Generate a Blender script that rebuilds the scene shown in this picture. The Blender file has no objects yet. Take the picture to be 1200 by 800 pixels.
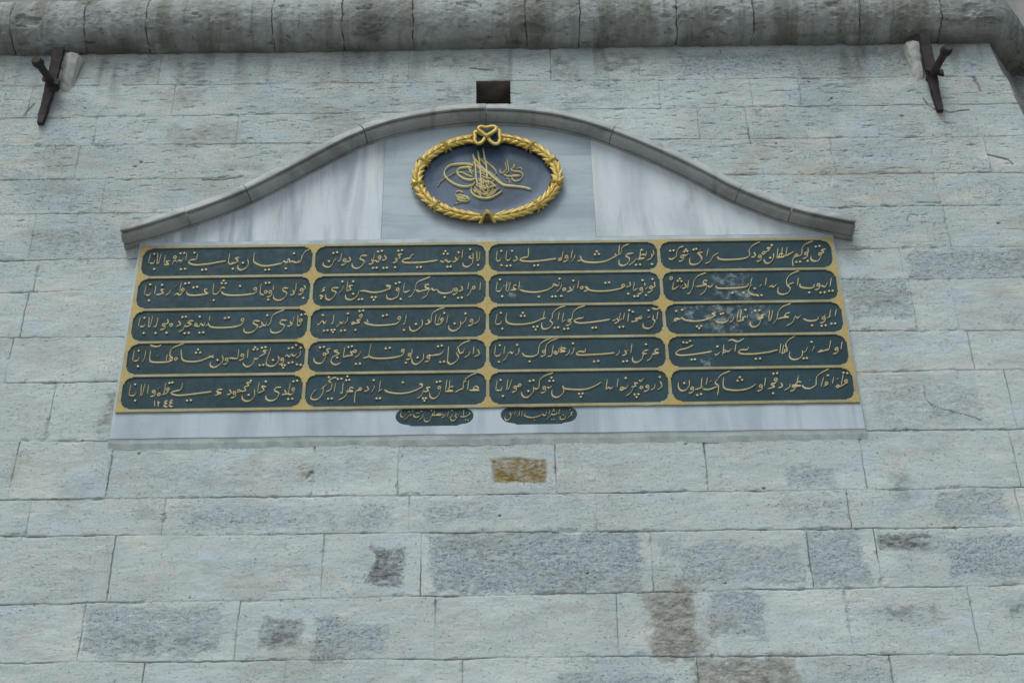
import bpy, math, random
import numpy as np
from mathutils import Vector, Matrix

random.seed(7)
C = bpy.context.scene.collection
scene = bpy.context.scene

# ------------------------------------------------------------------ camera (fitted to the vanishing point of the wall)
F = 1500.0
def unit(a):
    a = np.array(a, float); return a / np.linalg.norm(a)
CU = unit((-41, -2617, F))
CH = np.array((1.0, 0.0, 0.004)); CH[1] = -(CU[0] * CH[0] + CU[2] * CH[2]) / CU[1]; CH = unit(CH)
CN = np.cross(CU, CH)
CM = np.stack([CH, CN, CU])
CAM = np.array((0.0, -7.0, 1.6))
def wall_at(px, py, Y=0.0):
    """point on the vertical plane y = Y seen at that place of the 1200 x 800 photograph"""
    d = CM @ np.array((px - 600.0, py - 400.0, F))
    t = (Y - CAM[1]) / d[1]
    return CAM + d * t
def wall_pts(P, Y):
    P = np.asarray(P, float)
    d = np.column_stack([P[:, 0] - 600, P[:, 1] - 400, np.full(len(P), F)]) @ CM.T
    t = (Y - CAM[1]) / d[:, 1]
    return CAM + d * t[:, None]
cam = bpy.data.cameras.new('camera'); cam.lens = 45.0; cam.sensor_width = 36.0
cam.clip_start = 0.05; cam.clip_end = 2000
camo = bpy.data.objects.new('camera', cam); C.objects.link(camo)
right = Vector((CH[0], CN[0], CU[0])); down = Vector((CH[1], CN[1], CU[1])); fwd = Vector((CH[2], CN[2], CU[2]))
camo.matrix_world = Matrix(((right.x, -down.x, -fwd.x, CAM[0]), (right.y, -down.y, -fwd.y, CAM[1]),
                            (right.z, -down.z, -fwd.z, CAM[2]), (0, 0, 0, 1)))
scene.camera = camo

# ------------------------------------------------------------------ overcast daylight
SUN_EL, SUN_AZ = math.radians(56), math.radians(200)      # azimuth from +Y clockwise
w = bpy.data.worlds.new('World'); scene.world = w; w.use_nodes = True
nt = w.node_tree; bg = nt.nodes['Background']
sky = nt.nodes.new('ShaderNodeTexSky'); sky.sky_type = 'NISHITA'; sky.sun_disc = False
sky.sun_elevation = SUN_EL; sky.sun_rotation = SUN_AZ; sky.air_density = 1.0; sky.dust_density = 4.0; sky.ozone_density = 0.0
cl = nt.nodes.new('ShaderNodeMix'); cl.data_type = 'RGBA'; cl.blend_type = 'MULTIPLY'; cl.inputs[0].default_value = 1.0
cl.inputs[7].default_value = (0.925, 1.0, 1.015, 1)          # grey-blue cloud cover
nt.links.new(sky.outputs[0], cl.inputs[6]); nt.links.new(cl.outputs[2], bg.inputs[0]); bg.inputs[1].default_value = 0.12
sl = bpy.data.lights.new('sun', 'SUN'); sl.energy = 1.35; sl.angle = math.radians(25); sl.color = (0.855, 0.985, 1.0)
so = bpy.data.objects.new('sun', sl); C.objects.link(so)
sd = Vector((math.sin(SUN_AZ) * math.cos(SUN_EL), math.cos(SUN_AZ) * math.cos(SUN_EL), math.sin(SUN_EL)))
so.rotation_euler = (-sd).to_track_quat('-Z', 'Y').to_euler(); so.location = sd * 60
scene.view_settings.view_transform = 'Standard'; scene.view_settings.look = 'None'
scene.view_settings.exposure = 0.16; scene.view_settings.gamma = 1.0
scene.view_settings.use_curve_mapping = False

# ------------------------------------------------------------------ node helper
class NB:
    def __init__(self, name):
        self.m = bpy.data.materials.new(name); self.m.use_nodes = True
        self.t = self.m.node_tree; self.b = self.t.nodes['Principled BSDF']
        self.geo = self.t.nodes.new('ShaderNodeNewGeometry').outputs['Position']
    def n(self, ty, **kw):
        nd = self.t.nodes.new(ty)
        for k, v in kw.items(): setattr(nd, k, v)
        return nd
    def put(self, sock, v):
        if isinstance(v, bpy.types.NodeSocket): self.t.links.new(v, sock)
        elif isinstance(v, (tuple, list)) and len(v) == 3 and sock.type == 'RGBA': sock.default_value = (*v, 1)
        else: sock.default_value = v
    def pos(self, sx=1, sy=1, sz=1, off=(0, 0, 0)):
        nd = self.n('ShaderNodeMapping'); self.put(nd.inputs[0], self.geo)
        nd.inputs['Scale'].default_value = (sx, sy, sz); nd.inputs['Location'].default_value = off
        return nd.outputs[0]
    def noise(self, vec, scale=1, detail=4, rough=0.55, dist=0.0):
        nd = self.n('ShaderNodeTexNoise'); self.put(nd.inputs['Vector'], vec)
        nd.inputs['Scale'].default_value = scale; nd.inputs['Detail'].default_value = detail
        nd.inputs['Roughness'].default_value = rough; nd.inputs['Distortion'].default_value = dist
        return nd.outputs[0]
    def ramp(self, v, a, b, lo=0.0, hi=1.0):
        nd = self.n('ShaderNodeMapRange', interpolation_type='SMOOTHSTEP'); self.put(nd.inputs[0], v)
        nd.inputs[1].default_value = a; nd.inputs[2].default_value = b
        nd.inputs[3].default_value = lo; nd.inputs[4].default_value = hi
        return nd.outputs[0]
    def math(self, op, a, b=0.0, clamp=False):
        nd = self.n('ShaderNodeMath', operation=op, use_clamp=clamp); self.put(nd.inputs[0], a); self.put(nd.inputs[1], b)
        return nd.outputs[0]
    def mix(self, f, a, b, mode='MIX'):
        nd = self.n('ShaderNodeMix', data_type='RGBA', blend_type=mode)
        self.put(nd.inputs[0], f); self.put(nd.inputs[6], a); self.put(nd.inputs[7], b)
        return nd.outputs[2]
    def attr(self, name):
        nd = self.n('ShaderNodeAttribute', attribute_name=name)
        s = self.n('ShaderNodeSeparateColor'); self.put(s.inputs[0], nd.outputs['Color'])
        return s.outputs[0], s.outputs[1], s.outputs[2]
    def dist(self, p):
        nd = self.n('ShaderNodeVectorMath', operation='DISTANCE'); self.put(nd.inputs[0], self.geo)
        nd.inputs[1].default_value = p; return nd.outputs['Value']
    def bump(self, h, strength=0.5, d=0.004):
        nd = self.n('ShaderNodeBump'); self.put(nd.inputs['Height'], h)
        nd.inputs['Strength'].default_value = strength; nd.inputs['Distance'].default_value = d
        self.t.links.new(nd.outputs[0], self.b.inputs['Normal'])
    def end(self, col, rough=0.8, metal=0.0, spec=0.3):
        self.put(self.b.inputs['Base Color'], col); self.put(self.b.inputs['Roughness'], rough)
        self.put(self.b.inputs['Metallic'], metal); self.put(self.b.inputs['Specular IOR Level'], spec)
        return self.m

def wall_material():
    k = NB('weathered limestone')
    grey, ochre, grime = k.attr('mask_a'); joint, tint, white = k.attr('mask_b')
    big = k.noise(k.pos(), 1.1, 5, 0.6)
    mid = k.noise(k.pos(off=(3, 1, 7)), 7, 6, 0.65)
    fine = k.noise(k.pos(), 75, 5, 0.72)
    grain = k.noise(k.pos(80, 60, 130), 1, 3, 0.7)
    stri = k.noise(k.pos(6, 5, 95), 1, 5, 0.7, 0.2)
    stri2 = k.noise(k.pos(2.4, 2, 38, (4, 0, 2)), 1, 6, 0.72, 0.3)
    pits = k.noise(k.pos(55, 40, 120), 1, 3, 0.6)
    pits2 = k.noise(k.pos(22, 20, 80, (9, 2, 1)), 1, 6, 0.75, 0.2)
    dash = k.noise(k.pos(11, 9, 95, (1, 2, 6)), 1, 4, 0.68, 0.35)
    zone = k.noise(k.pos(1.6, 1, 3.0, (5, 0, 5)), 1, 5, 0.65)
    sx_ = k.n('ShaderNodeSeparateXYZ'); k.put(sx_.inputs[0], k.geo)
    worn = k.ramp(k.math('ADD', sx_.outputs[2], k.math('MULTIPLY', zone, 1.2)), 6.3, 7.4, 0.0, 1.0)   # the upper courses are rougher tooled
    iso = k.noise(k.pos(), 95, 4, 0.7); iso2 = k.noise(k.pos(off=(4, 4, 4)), 34, 5, 0.72)
    base = k.mix(k.ramp(big, 0.35, 0.65), (0.395, 0.425, 0.395), (0.395, 0.45, 0.45))
    base = k.mix(k.math('MULTIPLY', tint, 0.55), base, (0.345, 0.40, 0.405))
    base = k.mix(k.ramp(mid, 0.54, 0.75, 0, 0.65), base, (0.33, 0.33, 0.285))
    base = k.mix(k.ramp(mid, 0.45, 0.27, 0, 0.6), base, (0.52, 0.565, 0.555))
    hue = k.noise(k.pos(2.6, 2, 5.5, (8, 3, 1)), 1, 3, 0.55, 0.5)
    hue2 = k.noise(k.pos(3.2, 2, 7.5, (2, 6, 9)), 1, 3, 0.55, 0.5)
    base = k.mix(k.ramp(hue, 0.52, 0.68, 0, 0.85), base, (0.37, 0.455, 0.50))
    base = k.mix(k.ramp(hue, 0.46, 0.32, 0, 0.75), base, (0.52, 0.515, 0.445))
    base = k.mix(k.ramp(hue2, 0.56, 0.70, 0, 0.6), base, (0.43, 0.405, 0.375))
    base = k.mix(k.ramp(hue2, 0.42, 0.30, 0, 0.6), base, (0.345, 0.38, 0.365))
    base = k.mix(1.0, base, k.mix(tint, (0.90, 0.91, 0.92), (1.09, 1.085, 1.07)), 'MULTIPLY')
    base = k.mix(k.ramp(worn, 0, 1, 0.36, 0.22), base, (0.55, 0.595, 0.59))
    base = k.mix(k.math('MULTIPLY', white, 0.85), base, (0.56, 0.61, 0.60))
    base = k.mix(k.math('MULTIPLY', k.ramp(stri2, 0.55, 0.70, 0, 0.55), k.ramp(worn, 0, 1, 0.2, 1.0)), base, (0.275, 0.28, 0.27))
    base = k.mix(k.math('MULTIPLY', k.ramp(stri, 0.50, 0.72, 0, 0.5), k.ramp(worn, 0, 1, 0.12, 1.0)), base, (0.25, 0.255, 0.25))
    base = k.mix(k.ramp(stri, 0.46, 0.30, 0, 0.35), base, (0.58, 0.60, 0.59))
    base = k.mix(k.math('MULTIPLY', k.ramp(grain, 0.53, 0.70, 0, 0.75), k.ramp(worn, 0, 1, 0.38, 1.0)), base, (0.22, 0.225, 0.225))
    base = k.mix(k.ramp(grain, 0.46, 0.30, 0, 0.55), base, (0.60, 0.625, 0.615))
    g = k.mix(k.ramp(iso2, 0.36, 0.64), (0.265, 0.31, 0.33), (0.385, 0.435, 0.46))
    g = k.mix(k.ramp(iso, 0.52, 0.68, 0, 0.65), g, (0.45, 0.50, 0.52))
    g = k.mix(k.ramp(iso, 0.45, 0.32, 0, 0.75), g, (0.12, 0.14, 0.15))
    g = k.mix(k.ramp(stri2, 0.52, 0.68, 0, 0.35), g, (0.20, 0.23, 0.25))
    col = k.mix(k.math('MULTIPLY', grey, k.ramp(iso2, 0.25, 0.5, 0.75, 1.0)), base, g)
    o = k.mix(k.ramp(pits2, 0.38, 0.66), (0.14, 0.095, 0.030), (0.32, 0.235, 0.09))
    col = k.mix(ochre, col, o)
    gr = k.math('MULTIPLY', grime, k.ramp(mid, 0.25, 0.6, 0.55, 1.0), True)
    col = k.mix(gr, col, k.mix(k.ramp(pits2, 0.4, 0.6), (0.075, 0.073, 0.068), (0.20, 0.197, 0.18)))
    rough_amt = k.math('ADD', k.math('MULTIPLY', grey, 0.7), k.math('MULTIPLY', k.ramp(zone, 0.46, 0.60, 0.10, 0.9), k.ramp(worn, 0, 1, 0.6, 1.0)), True)
    p = k.math('MULTIPLY', k.ramp(pits, 0.60, 0.69), rough_amt)
    p2 = k.math('MULTIPLY', k.ramp(pits2, 0.61, 0.69), rough_amt)
    p3 = k.math('MULTIPLY', k.ramp(dash, 0.61, 0.67), k.math('MULTIPLY', k.ramp(zone, 0.46, 0.56, 0.06, 1.0), k.ramp(worn, 0, 1, 0.35, 1.0)))
    spc = k.noise(k.pos(62, 50, 80, (3, 3, 3)), 1, 5, 0.75, 0.6)
    p4 = k.math('MULTIPLY', k.ramp(spc, 0.595, 0.66), k.ramp(mid, 0.40, 0.60, 0.25, 0.95))
    pp = k.math('MAXIMUM', k.math('MAXIMUM', p, p2), k.math('MAXIMUM', p3, p4))
    col = k.mix(k.math('MULTIPLY', pp, 0.8), col, (0.10, 0.10, 0.097))
    col = k.mix(k.math('MULTIPLY', joint, 0.85), col, (0.08, 0.077, 0.07))
    h = k.math('ADD', k.math('MULTIPLY', fine, 0.5), k.math('MULTIPLY', stri, k.ramp(worn, 0, 1, 0.08, 0.42)))
    h = k.math('ADD', h, k.math('MULTIPLY', pits2, 0.3))
    h = k.math('ADD', h, k.math('MULTIPLY', k.math('MULTIPLY', grey, iso), 1.2))
    h = k.math('SUBTRACT', h, k.math('MULTIPLY', pp, 0.9))
    k.bump(h, 0.75, 0.007)
    return k.end(col, 0.88, 0, 0.2)

def moulding_material():
    k = NB('grimy moulding stone')
    joint, tint, darkening = k.attr('mask_b')
    big = k.noise(k.pos(1, 1, 0.6), 1.6, 4, 0.6)
    streak = k.noise(k.pos(6, 1.2, 0.9), 1, 5, 0.65)
    streak2 = k.noise(k.pos(17, 2, 1.2, (5, 1, 0)), 1, 4, 0.6)
    fine = k.noise(k.pos(), 60, 6, 0.72)
    mid = k.noise(k.pos(14, 14, 26), 1, 6, 0.7, 0.4)
    col = k.mix(k.ramp(streak, 0.36, 0.64), (0.175, 0.18, 0.15), (0.36, 0.38, 0.375))
    col = k.mix(k.ramp(big, 0.40, 0.66, 0, 0.7), col, (0.45, 0.48, 0.49))
    col = k.mix(k.math('MULTIPLY', tint, 0.35), col, (0.15, 0.148, 0.118))
    col = k.mix(k.ramp(streak2, 0.55, 0.74, 0, 0.45), col, (0.095, 0.098, 0.08))
    col = k.mix(k.ramp(streak2, 0.42, 0.28, 0, 0.45), col, (0.42, 0.43, 0.42))
    col = k.mix(k.ramp(mid, 0.54, 0.68, 0, 0.65), col, (0.075, 0.07, 0.06))
    col = k.mix(k.ramp(fine, 0.55, 0.72, 0, 0.5), col, (0.07, 0.066, 0.06))
    col = k.mix(k.math('MULTIPLY', darkening, 0.8), col, (0.09, 0.085, 0.07))
    col = k.mix(k.math('MULTIPLY', joint, 0.9), col, (0.04, 0.038, 0.034))
    k.bump(k.math('ADD', k.math('MULTIPLY', fine, 0.5), mid), 0.7, 0.012)
    return k.end(col, 0.92, 0, 0.15)

def marble(name, light, vein, vx, vz, amount=0.7, stain=0.3, off=(0, 0, 0), dirt=(0.25, 0.235, 0.2)):
    k = NB(name)
    v = k.noise(k.pos(vx, 1, vz, off), 1, 5, 0.6, 0.8)
    v2 = k.noise(k.pos(vx * 3.1, 1, vz * 2.3, off), 1, 5, 0.65, 0.4)
    big = k.noise(k.pos(off=off), 2.0, 4, 0.55)
    st = k.noise(k.pos(9, 1, 0.9, off), 1, 4, 0.6)
    fine = k.noise(k.pos(off=off), 90, 4, 0.65)
    scr = k.noise(k.pos(6, 1, 60, off), 1, 4, 0.7)
    col = k.mix(k.ramp(v, 0.40, 0.66, 0, amount), light, vein)
    col = k.mix(k.ramp(v2, 0.55, 0.75, 0, amount * 0.6), col, tuple(c * 0.72 for c in vein))
    col = k.mix(k.ramp(big, 0.45, 0.7, 0, 0.35), col, tuple(c * 1.12 for c in light))
    col = k.mix(k.ramp(st, 0.55, 0.75, 0, stain), col, dirt)
    col = k.mix(k.ramp(scr, 0.58, 0.74, 0, 0.3), col, tuple(c * 0.6 for c in vein))
    col = k.mix(k.ramp(fine, 0.60, 0.75, 0, 0.35), col, tuple(c * 0.55 for c in vein))
    k.bump(k.math('ADD', k.math('MULTIPLY', fine, 0.4), scr), 0.25, 0.003)
    return k.end(col, k.ramp(big, 0.3, 0.7, 0.5, 0.75), 0, 0.35)

def gold(name, a, b, dark, metal=0.25, rough=0.5, wear=0.4, s=1.0):
    k = NB(name)
    n1 = k.noise(k.pos(), 6 * s, 5, 0.65); n2 = k.noise(k.pos(off=(2, 3, 4)), 38 * s, 5, 0.7)
    col = k.mix(k.ramp(n1, 0.38, 0.64), a, b)
    col = k.mix(k.ramp(n2, 0.52, 0.72, 0, wear), col, dark)
    k.bump(n2, 0.3, 0.003)
    return k.end(col, k.ramp(n1, 0.3, 0.7, rough, rough + 0.2), metal, 0.4)

def lattice_material():
    k = NB('worn gilded lattice')
    s = k.n('ShaderNodeSeparateXYZ'); k.put(s.inputs[0], k.geo)
    dx = k.math('PINGPONG', k.math('ADD', s.outputs[0], 2.387 + 1.134 * 4), 1.134 / 2)
    dz = k.math('PINGPONG', k.math('SUBTRACT', s.outputs[2], LZ0), 0.1216)
    d = k.math('SQRT', k.math('ADD', k.math('MULTIPLY', dx, dx), k.math('MULTIPLY', dz, dz)))
    n1 = k.noise(k.pos(), 5, 5, 0.65); n2 = k.noise(k.pos(off=(2, 3, 4)), 45, 5, 0.7)
    f = k.ramp(k.math('ADD', d, k.math('MULTIPLY', k.math('SUBTRACT', n1, 0.5), 0.12)), 0.085, 0.03)
    rib = k.mix(k.ramp(n1, 0.38, 0.62), (0.285, 0.245, 0.125), (0.365, 0.33, 0.20))
    node = k.mix(k.ramp(n2, 0.4, 0.6), (0.39, 0.265, 0.075), (0.44, 0.345, 0.14))
    col = k.mix(f, rib, node)
    col = k.mix(k.ramp(n2, 0.52, 0.72, 0, 0.5), col, (0.14, 0.115, 0.055))
    k.bump(n2, 0.5, 0.003)
    return k.end(col, k.ramp(n1, 0.3, 0.7, 0.5, 0.7), 0.05, 0.35)

def panel_material():
    k = NB('dark green painted marble')
    n1 = k.noise(k.pos(), 3, 5, 0.6); n2 = k.noise(k.pos(), 22, 6, 0.7); n3 = k.noise(k.pos(70, 1, 9), 1, 4, 0.65)
    fine = k.noise(k.pos(), 140, 3, 0.6)
    col = k.mix(k.ramp(n1, 0.35, 0.65), (0.017, 0.043, 0.052), (0.024, 0.056, 0.070))
    col = k.mix(k.ramp(n3, 0.5, 0.72, 0, 0.45), col, (0.012, 0.030, 0.040))
    col = k.mix(k.ramp(n2, 0.56, 0.74, 0, 0.4), col, (0.045, 0.085, 0.09))
    col = k.mix(k.ramp(fine, 0.64, 0.76, 0, 0.35), col, (0.12, 0.15, 0.15))
    worn = None
    for (px, py, r) in ((855, 331, .16), (845, 374, .19), (882, 366, .14), (808, 365, .08), (872, 352, .12), (826, 424, .05), (600, 340, .05)):
        q = wall_at(px, py, -.033)
        d = k.math('ADD', k.dist(tuple(q)), k.math('MULTIPLY', k.math('SUBTRACT', n2, 0.5), 0.34))
        f = k.ramp(d, r * 0.85, r * 0.25)
        worn = f if worn is None else k.math('MAXIMUM', worn, f)
    worn = k.math('MULTIPLY', worn, k.ramp(k.noise(k.pos(16, 1, 20), 1, 6, 0.72), 0.44, 0.62), True)
    col = k.mix(k.math('MULTIPLY', worn, 0.6), col, (0.33, 0.36, 0.37))
    k.bump(k.math('ADD', n2, k.math('MULTIPLY', fine, 0.4)), 0.25, 0.003)
    return k.end(col, k.ramp(n2, 0.3, 0.7, 0.5, 0.75), 0, 0.22)

def simple(name, a, b, s=8, rough=0.8, metal=0.0, bump=0.4, d=0.004, spec=0.3):
    k = NB(name)
    n1 = k.noise(k.pos(), s, 6, 0.65); n2 = k.noise(k.pos(), s * 9, 4, 0.65)
    col = k.mix(k.ramp(n1, 0.36, 0.64), a, b)
    col = k.mix(k.ramp(n2, 0.56, 0.74, 0, 0.45), col, tuple(c * 0.5 for c in a))
    k.bump(k.math('ADD', n1, k.math('MULTIPLY', n2, 0.5)), bump, d)
    return k.end(col, rough, metal, spec)

LZ0 = 5.128
M_WALL = wall_material(); M_MOULD = moulding_material()
M_SLAB = marble('inscription slab marble', (0.43, 0.49, 0.53), (0.27, 0.32, 0.365), 3.2, 0.5, 0.75, 0.2)
M_TYL = marble('white streaked marble', (0.52, 0.56, 0.58), (0.26, 0.30, 0.335), 6.0, 0.7, 0.95, 0.6, (3, 0, 1), (0.33, 0.31, 0.26))
M_TYC = marble('blue grey marble', (0.385, 0.44, 0.475), (0.25, 0.30, 0.345), 0.7, 5.0, 0.85, 0.25, (7, 0, 2))
M_TYR = marble('pale clean marble', (0.53, 0.57, 0.59), (0.345, 0.385, 0.42), 3.5, 0.7, 0.75, 0.35, (11, 0, 5), (0.42, 0.39, 0.32))
M_HOOD = marble('weathered hood marble', (0.37, 0.385, 0.38), (0.20, 0.20, 0.19), 2.6, 6.0, 0.85, 0.65, (1, 0, 9), (0.15, 0.145, 0.125))
M_LATT = lattice_material()
M_LETT = gold('pale gilded lettering', (0.54, 0.435, 0.22), (0.60, 0.51, 0.295), (0.28, 0.225, 0.12), 0.0, 0.5, 0.3)
M_WREA = gold('gilded laurel', (0.44, 0.295, 0.055), (0.57, 0.42, 0.115), (0.13, 0.085, 0.03), 0.28, 0.36, 0.6)
M_WRDK = gold('leaf gap shade', (0.07, 0.05, 0.02), (0.12, 0.085, 0.03), (0.03, 0.025, 0.012), 0.2, 0.55, 0.5)  # dark roll colour puts shade into the gaps between the leaves
M_TUGH = gold('gilded monogram', (0.62, 0.53, 0.25), (0.68, 0.60, 0.34), (0.34, 0.28, 0.14), 0.2, 0.45, 0.35)
M_PANEL = panel_material()
M_FIELD = simple('slate blue painted oval', (0.024, 0.046, 0.084), (0.05, 0.088, 0.145), 5, 0.5, 0, 0.2, 0.002, 0.4)
M_RUST = simple('rusted iron', (0.034, 0.029, 0.030), (0.062, 0.047, 0.046), 14, 0.8, 0.15, 0.7, 0.006)
M_BED = simple('lime mortar bed', (0.46, 0.50, 0.49), (0.58, 0.62, 0.61), 10, 0.9, 0, 0.5, 0.006)
M_PACK = simple('lime mortar packing', (0.40, 0.40, 0.37), (0.52, 0.52, 0.49), 9, 0.9, 0, 0.6, 0.008)
M_HOLE = simple('hollow stone', (0.17, 0.145, 0.125), (0.26, 0.225, 0.20), 9, 0.95, 0, 0.6, 0.01)
M_CORE = simple('rough core stone', (0.20, 0.195, 0.18), (0.28, 0.275, 0.26), 2, 0.95)
M_GROUND = simple('paving stone', (0.24, 0.235, 0.225), (0.32, 0.315, 0.30), 1.2, 0.9)

# ------------------------------------------------------------------ object helpers
def link(o, parent=None):
    C.objects.link(o)
    if parent is not None:
        o.parent = parent
        o.matrix_parent_inverse = Matrix.Translation(parent.location).inverted() if parent.type == 'EMPTY' else Matrix()
    return o
def thing(name, label, cat, loc, group=None):
    o = bpy.data.objects.new(name, None); o.location = loc; o.empty_display_size = 0.1; C.objects.link(o)
    o['label'] = label; o['category'] = cat
    if group: o['group'] = group
    return o
def mesh_obj(name, V, Fc, mat, parent=None, smooth=False):
    me = bpy.data.meshes.new(name); me.from_pydata([tuple(map(float, v)) for v in V], [], Fc); me.update()
    me.materials.append(mat)
    if smooth: me.polygons.foreach_set('use_smooth', [True] * len(me.polygons))
    return link(bpy.data.objects.new(name, me), parent)
def fix_normals(o):
    import bmesh
    bm = bmesh.new(); bm.from_mesh(o.data); bmesh.ops.recalc_face_normals(bm, faces=bm.faces); bm.to_mesh(o.data); bm.free()
    return o
class MB:
    def __init__(self): self.v = []; self.f = []
    def add(self, V, Fc):
        b = len(self.v); self.v += [tuple(map(float, p)) for p in V]; self.f += [tuple(b + i for i in q) for q in Fc]
    def box(self, a, b):
        x0, y0, z0 = a; x1, y1, z1 = b
        self.add([(x0, y0, z0), (x1, y0, z0), (x1, y1, z0), (x0, y1, z0), (x0, y0, z1), (x1, y0, z1), (x1, y1, z1), (x0, y1, z1)],
                 [(0, 3, 2, 1), (4, 5, 6, 7), (0, 1, 5, 4), (1, 2, 6, 5), (2, 3, 7, 6), (3, 0, 4, 7)])
    def rings(self, R, closed_ring=True, caps=True):
        n = len(R[0]); V = [p for r in R for p in r]; Fc = []
        for i in range(len(R) - 1):
            for j in range(n if closed_ring else n - 1):
                k = (j + 1) % n
                Fc.append((i * n + j, i * n + k, (i + 1) * n + k, (i + 1) * n + j))
        if caps: Fc += [tuple(range(n - 1, -1, -1)), tuple((len(R) - 1) * n + j for j in range(n))]
        self.add(V, Fc)
    def build(self, name, mat, parent=None, smooth=False, fix=True):
        o = mesh_obj(name, self.v, self.f, mat, parent, smooth)
        return fix_normals(o) if fix else o
def plate(name, loops, y_front, y_back, mat, parent=None, bevel=0.0015):
    """a flat slab cut from outlines (x, z) with holes, as a solid of real thickness"""
    cu = bpy.data.curves.new(name, 'CURVE'); cu.dimensions = '2D'; cu.fill_mode = 'BOTH'
    for L in loops:
        sp = cu.splines.new('POLY'); sp.points.add(len(L) - 1); sp.use_cyclic_u = True
        for p, (x, z) in zip(sp.points, L): p.co = (x, z, 0, 1)
    th = y_back - y_front
    cu.extrude = th / 2 - bevel; cu.bevel_depth = bevel; cu.bevel_resolution = 1
    tmp = bpy.data.objects.new('tmp', cu); C.objects.link(tmp)
    dg = bpy.context.evaluated_depsgraph_get()
    me = bpy.data.meshes.new_from_object(tmp.evaluated_get(dg), depsgraph=dg)
    bpy.data.objects.remove(tmp); bpy.data.curves.remove(cu)
    me.name = name
    n = len(me.vertices); a = np.empty(n * 3); me.vertices.foreach_get('co', a); a = a.reshape(-1, 3)
    b = np.column_stack([a[:, 0], (y_front + y_back) / 2 - a[:, 2], a[:, 1]])
    me.vertices.foreach_set('co', b.ravel()); me.update()
    me.materials.clear(); me.materials.append(mat)
    return link(bpy.data.objects.new(name, me), parent)
def catmull(P, per=6, closed=False):
    P = [np.array(p, float) for p in P]
    if len(P) == 2 and not closed:
        return [P[0] + (P[1] - P[0]) * t for t in np.linspace(0, 1, per + 1)]
    out = []; n = len(P)
    for i in range(n if closed else n - 1):
        if closed: p0, p1, p2, p3 = P[i - 1], P[i], P[(i + 1) % n], P[(i + 2) % n]
        else: p0, p1, p2, p3 = P[max(i - 1, 0)], P[i], P[i + 1], P[min(i + 2, n - 1)]
        for s in range(per):
            t = s / per
            out.append(0.5 * (2 * p1 + (p2 - p0) * t + (2 * p0 - 5 * p1 + 4 * p2 - p3) * t * t + (3 * p1 - p0 - 3 * p2 + p3) * t ** 3))
    if not closed: out.append(P[-1])
    return out

# ------------------------------------------------------------------ noise on arrays
def hash2(ix, iy, seed):
    h = (ix.astype(np.int64) * 374761393 + iy.astype(np.int64) * 668265263 + seed * 974634777) & 0xFFFFFFFF
    h = ((h ^ (h >> 13)) * 1274126177) & 0xFFFFFFFF
    return ((h ^ (h >> 16)) & 0xFFFF) / 65535.0
def vnoise(x, y, seed):
    ix = np.floor(x); iy = np.floor(y); fx = x - ix; fy = y - iy
    fx = fx * fx * fx * (fx * (fx * 6 - 15) + 10); fy = fy * fy * fy * (fy * (fy * 6 - 15) + 10)
    a = hash2(ix, iy, seed); b = hash2(ix + 1, iy, seed); c = hash2(ix, iy + 1, seed); d = hash2(ix + 1, iy + 1, seed)
    return (a * (1 - fx) + b * fx) * (1 - fy) + (c * (1 - fx) + d * fx) * fy
def fbm(x, y, seed, octv=4, gain=0.5):
    s = 0; a = 1.0; t = 0
    for o in range(octv):
        s = s + a * (vnoise(x, y, seed + o * 17) - 0.5); t += a; a *= gain; x = x * 2.03 + 5.1; y = y * 2.03 + 1.7
    return s / t * 2
def sstep(a, b, x):
    t = np.clip((x - a) / (b - a), 0, 1); return t * t * (3 - 2 * t)
def grid_mesh(name, P, keep, attrs, mat, parent=None):
    """P: (rows, cols, 3) as one mesh sheet, keep: (rows-1, cols-1) faces kept"""
    nz, nx, _ = P.shape
    idx = np.arange(nz * nx).reshape(nz, nx)
    q = np.stack([idx[:-1, :-1], idx[:-1, 1:], idx[1:, 1:], idx[1:, :-1]], -1)[keep].astype(np.int32)
    me = bpy.data.meshes.new(name)
    me.vertices.add(nz * nx); me.vertices.foreach_set('co', P.astype(np.float32).ravel())
    me.loops.add(q.size); me.loops.foreach_set('vertex_index', q.ravel())
    me.polygons.add(len(q)); me.polygons.foreach_set('loop_start', np.arange(0, q.size, 4, dtype=np.int32))
    me.polygons.foreach_set('use_smooth', np.ones(len(q), bool))
    me.update(calc_edges=True)
    for k, A in attrs.items():
        at = me.attributes.new(k, 'FLOAT_COLOR', 'POINT')
        full = np.ones((nz * nx, 4), np.float32); full[:, :3] = A.reshape(-1, 3)
        at.data.foreach_set('color', full.ravel())
    me.materials.append(mat)
    return link(bpy.data.objects.new(name, me), parent)

# ------------------------------------------------------------------ ground
g = MB(); g.add([(-400, -400, 0), (400, -400, 0), (400, 400, 0), (-400, 400, 0)], [(0, 1, 2, 3)])
go = g.build('ground', M_GROUND); go['kind'] = 'structure'

# ------------------------------------------------------------------ the tower wall
wall = thing('tower_wall', 'weathered grey-white ashlar masonry wall that carries the inscription and runs under the whole picture', 'wall', (0, 0, 0))
ROWS = [(101, 90), (138, 122), (171, 160), (210, 203), (250.5, 241), (304, 290), (342, 326), (395.5, 387), (448, 434),
        (517, 503.5), (585, 572), (628, 618), (707.5, 686), (776, 766), (850, 838)]
xl, xr = wall_at(60, 400)[0], wall_at(1130, 400)[0]
rows = [(wall_at(60, a)[2], wall_at(1130, b)[2], wall_at(60, a)[0], wall_at(1130, b)[0]) for a, b in ROWS]
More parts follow.
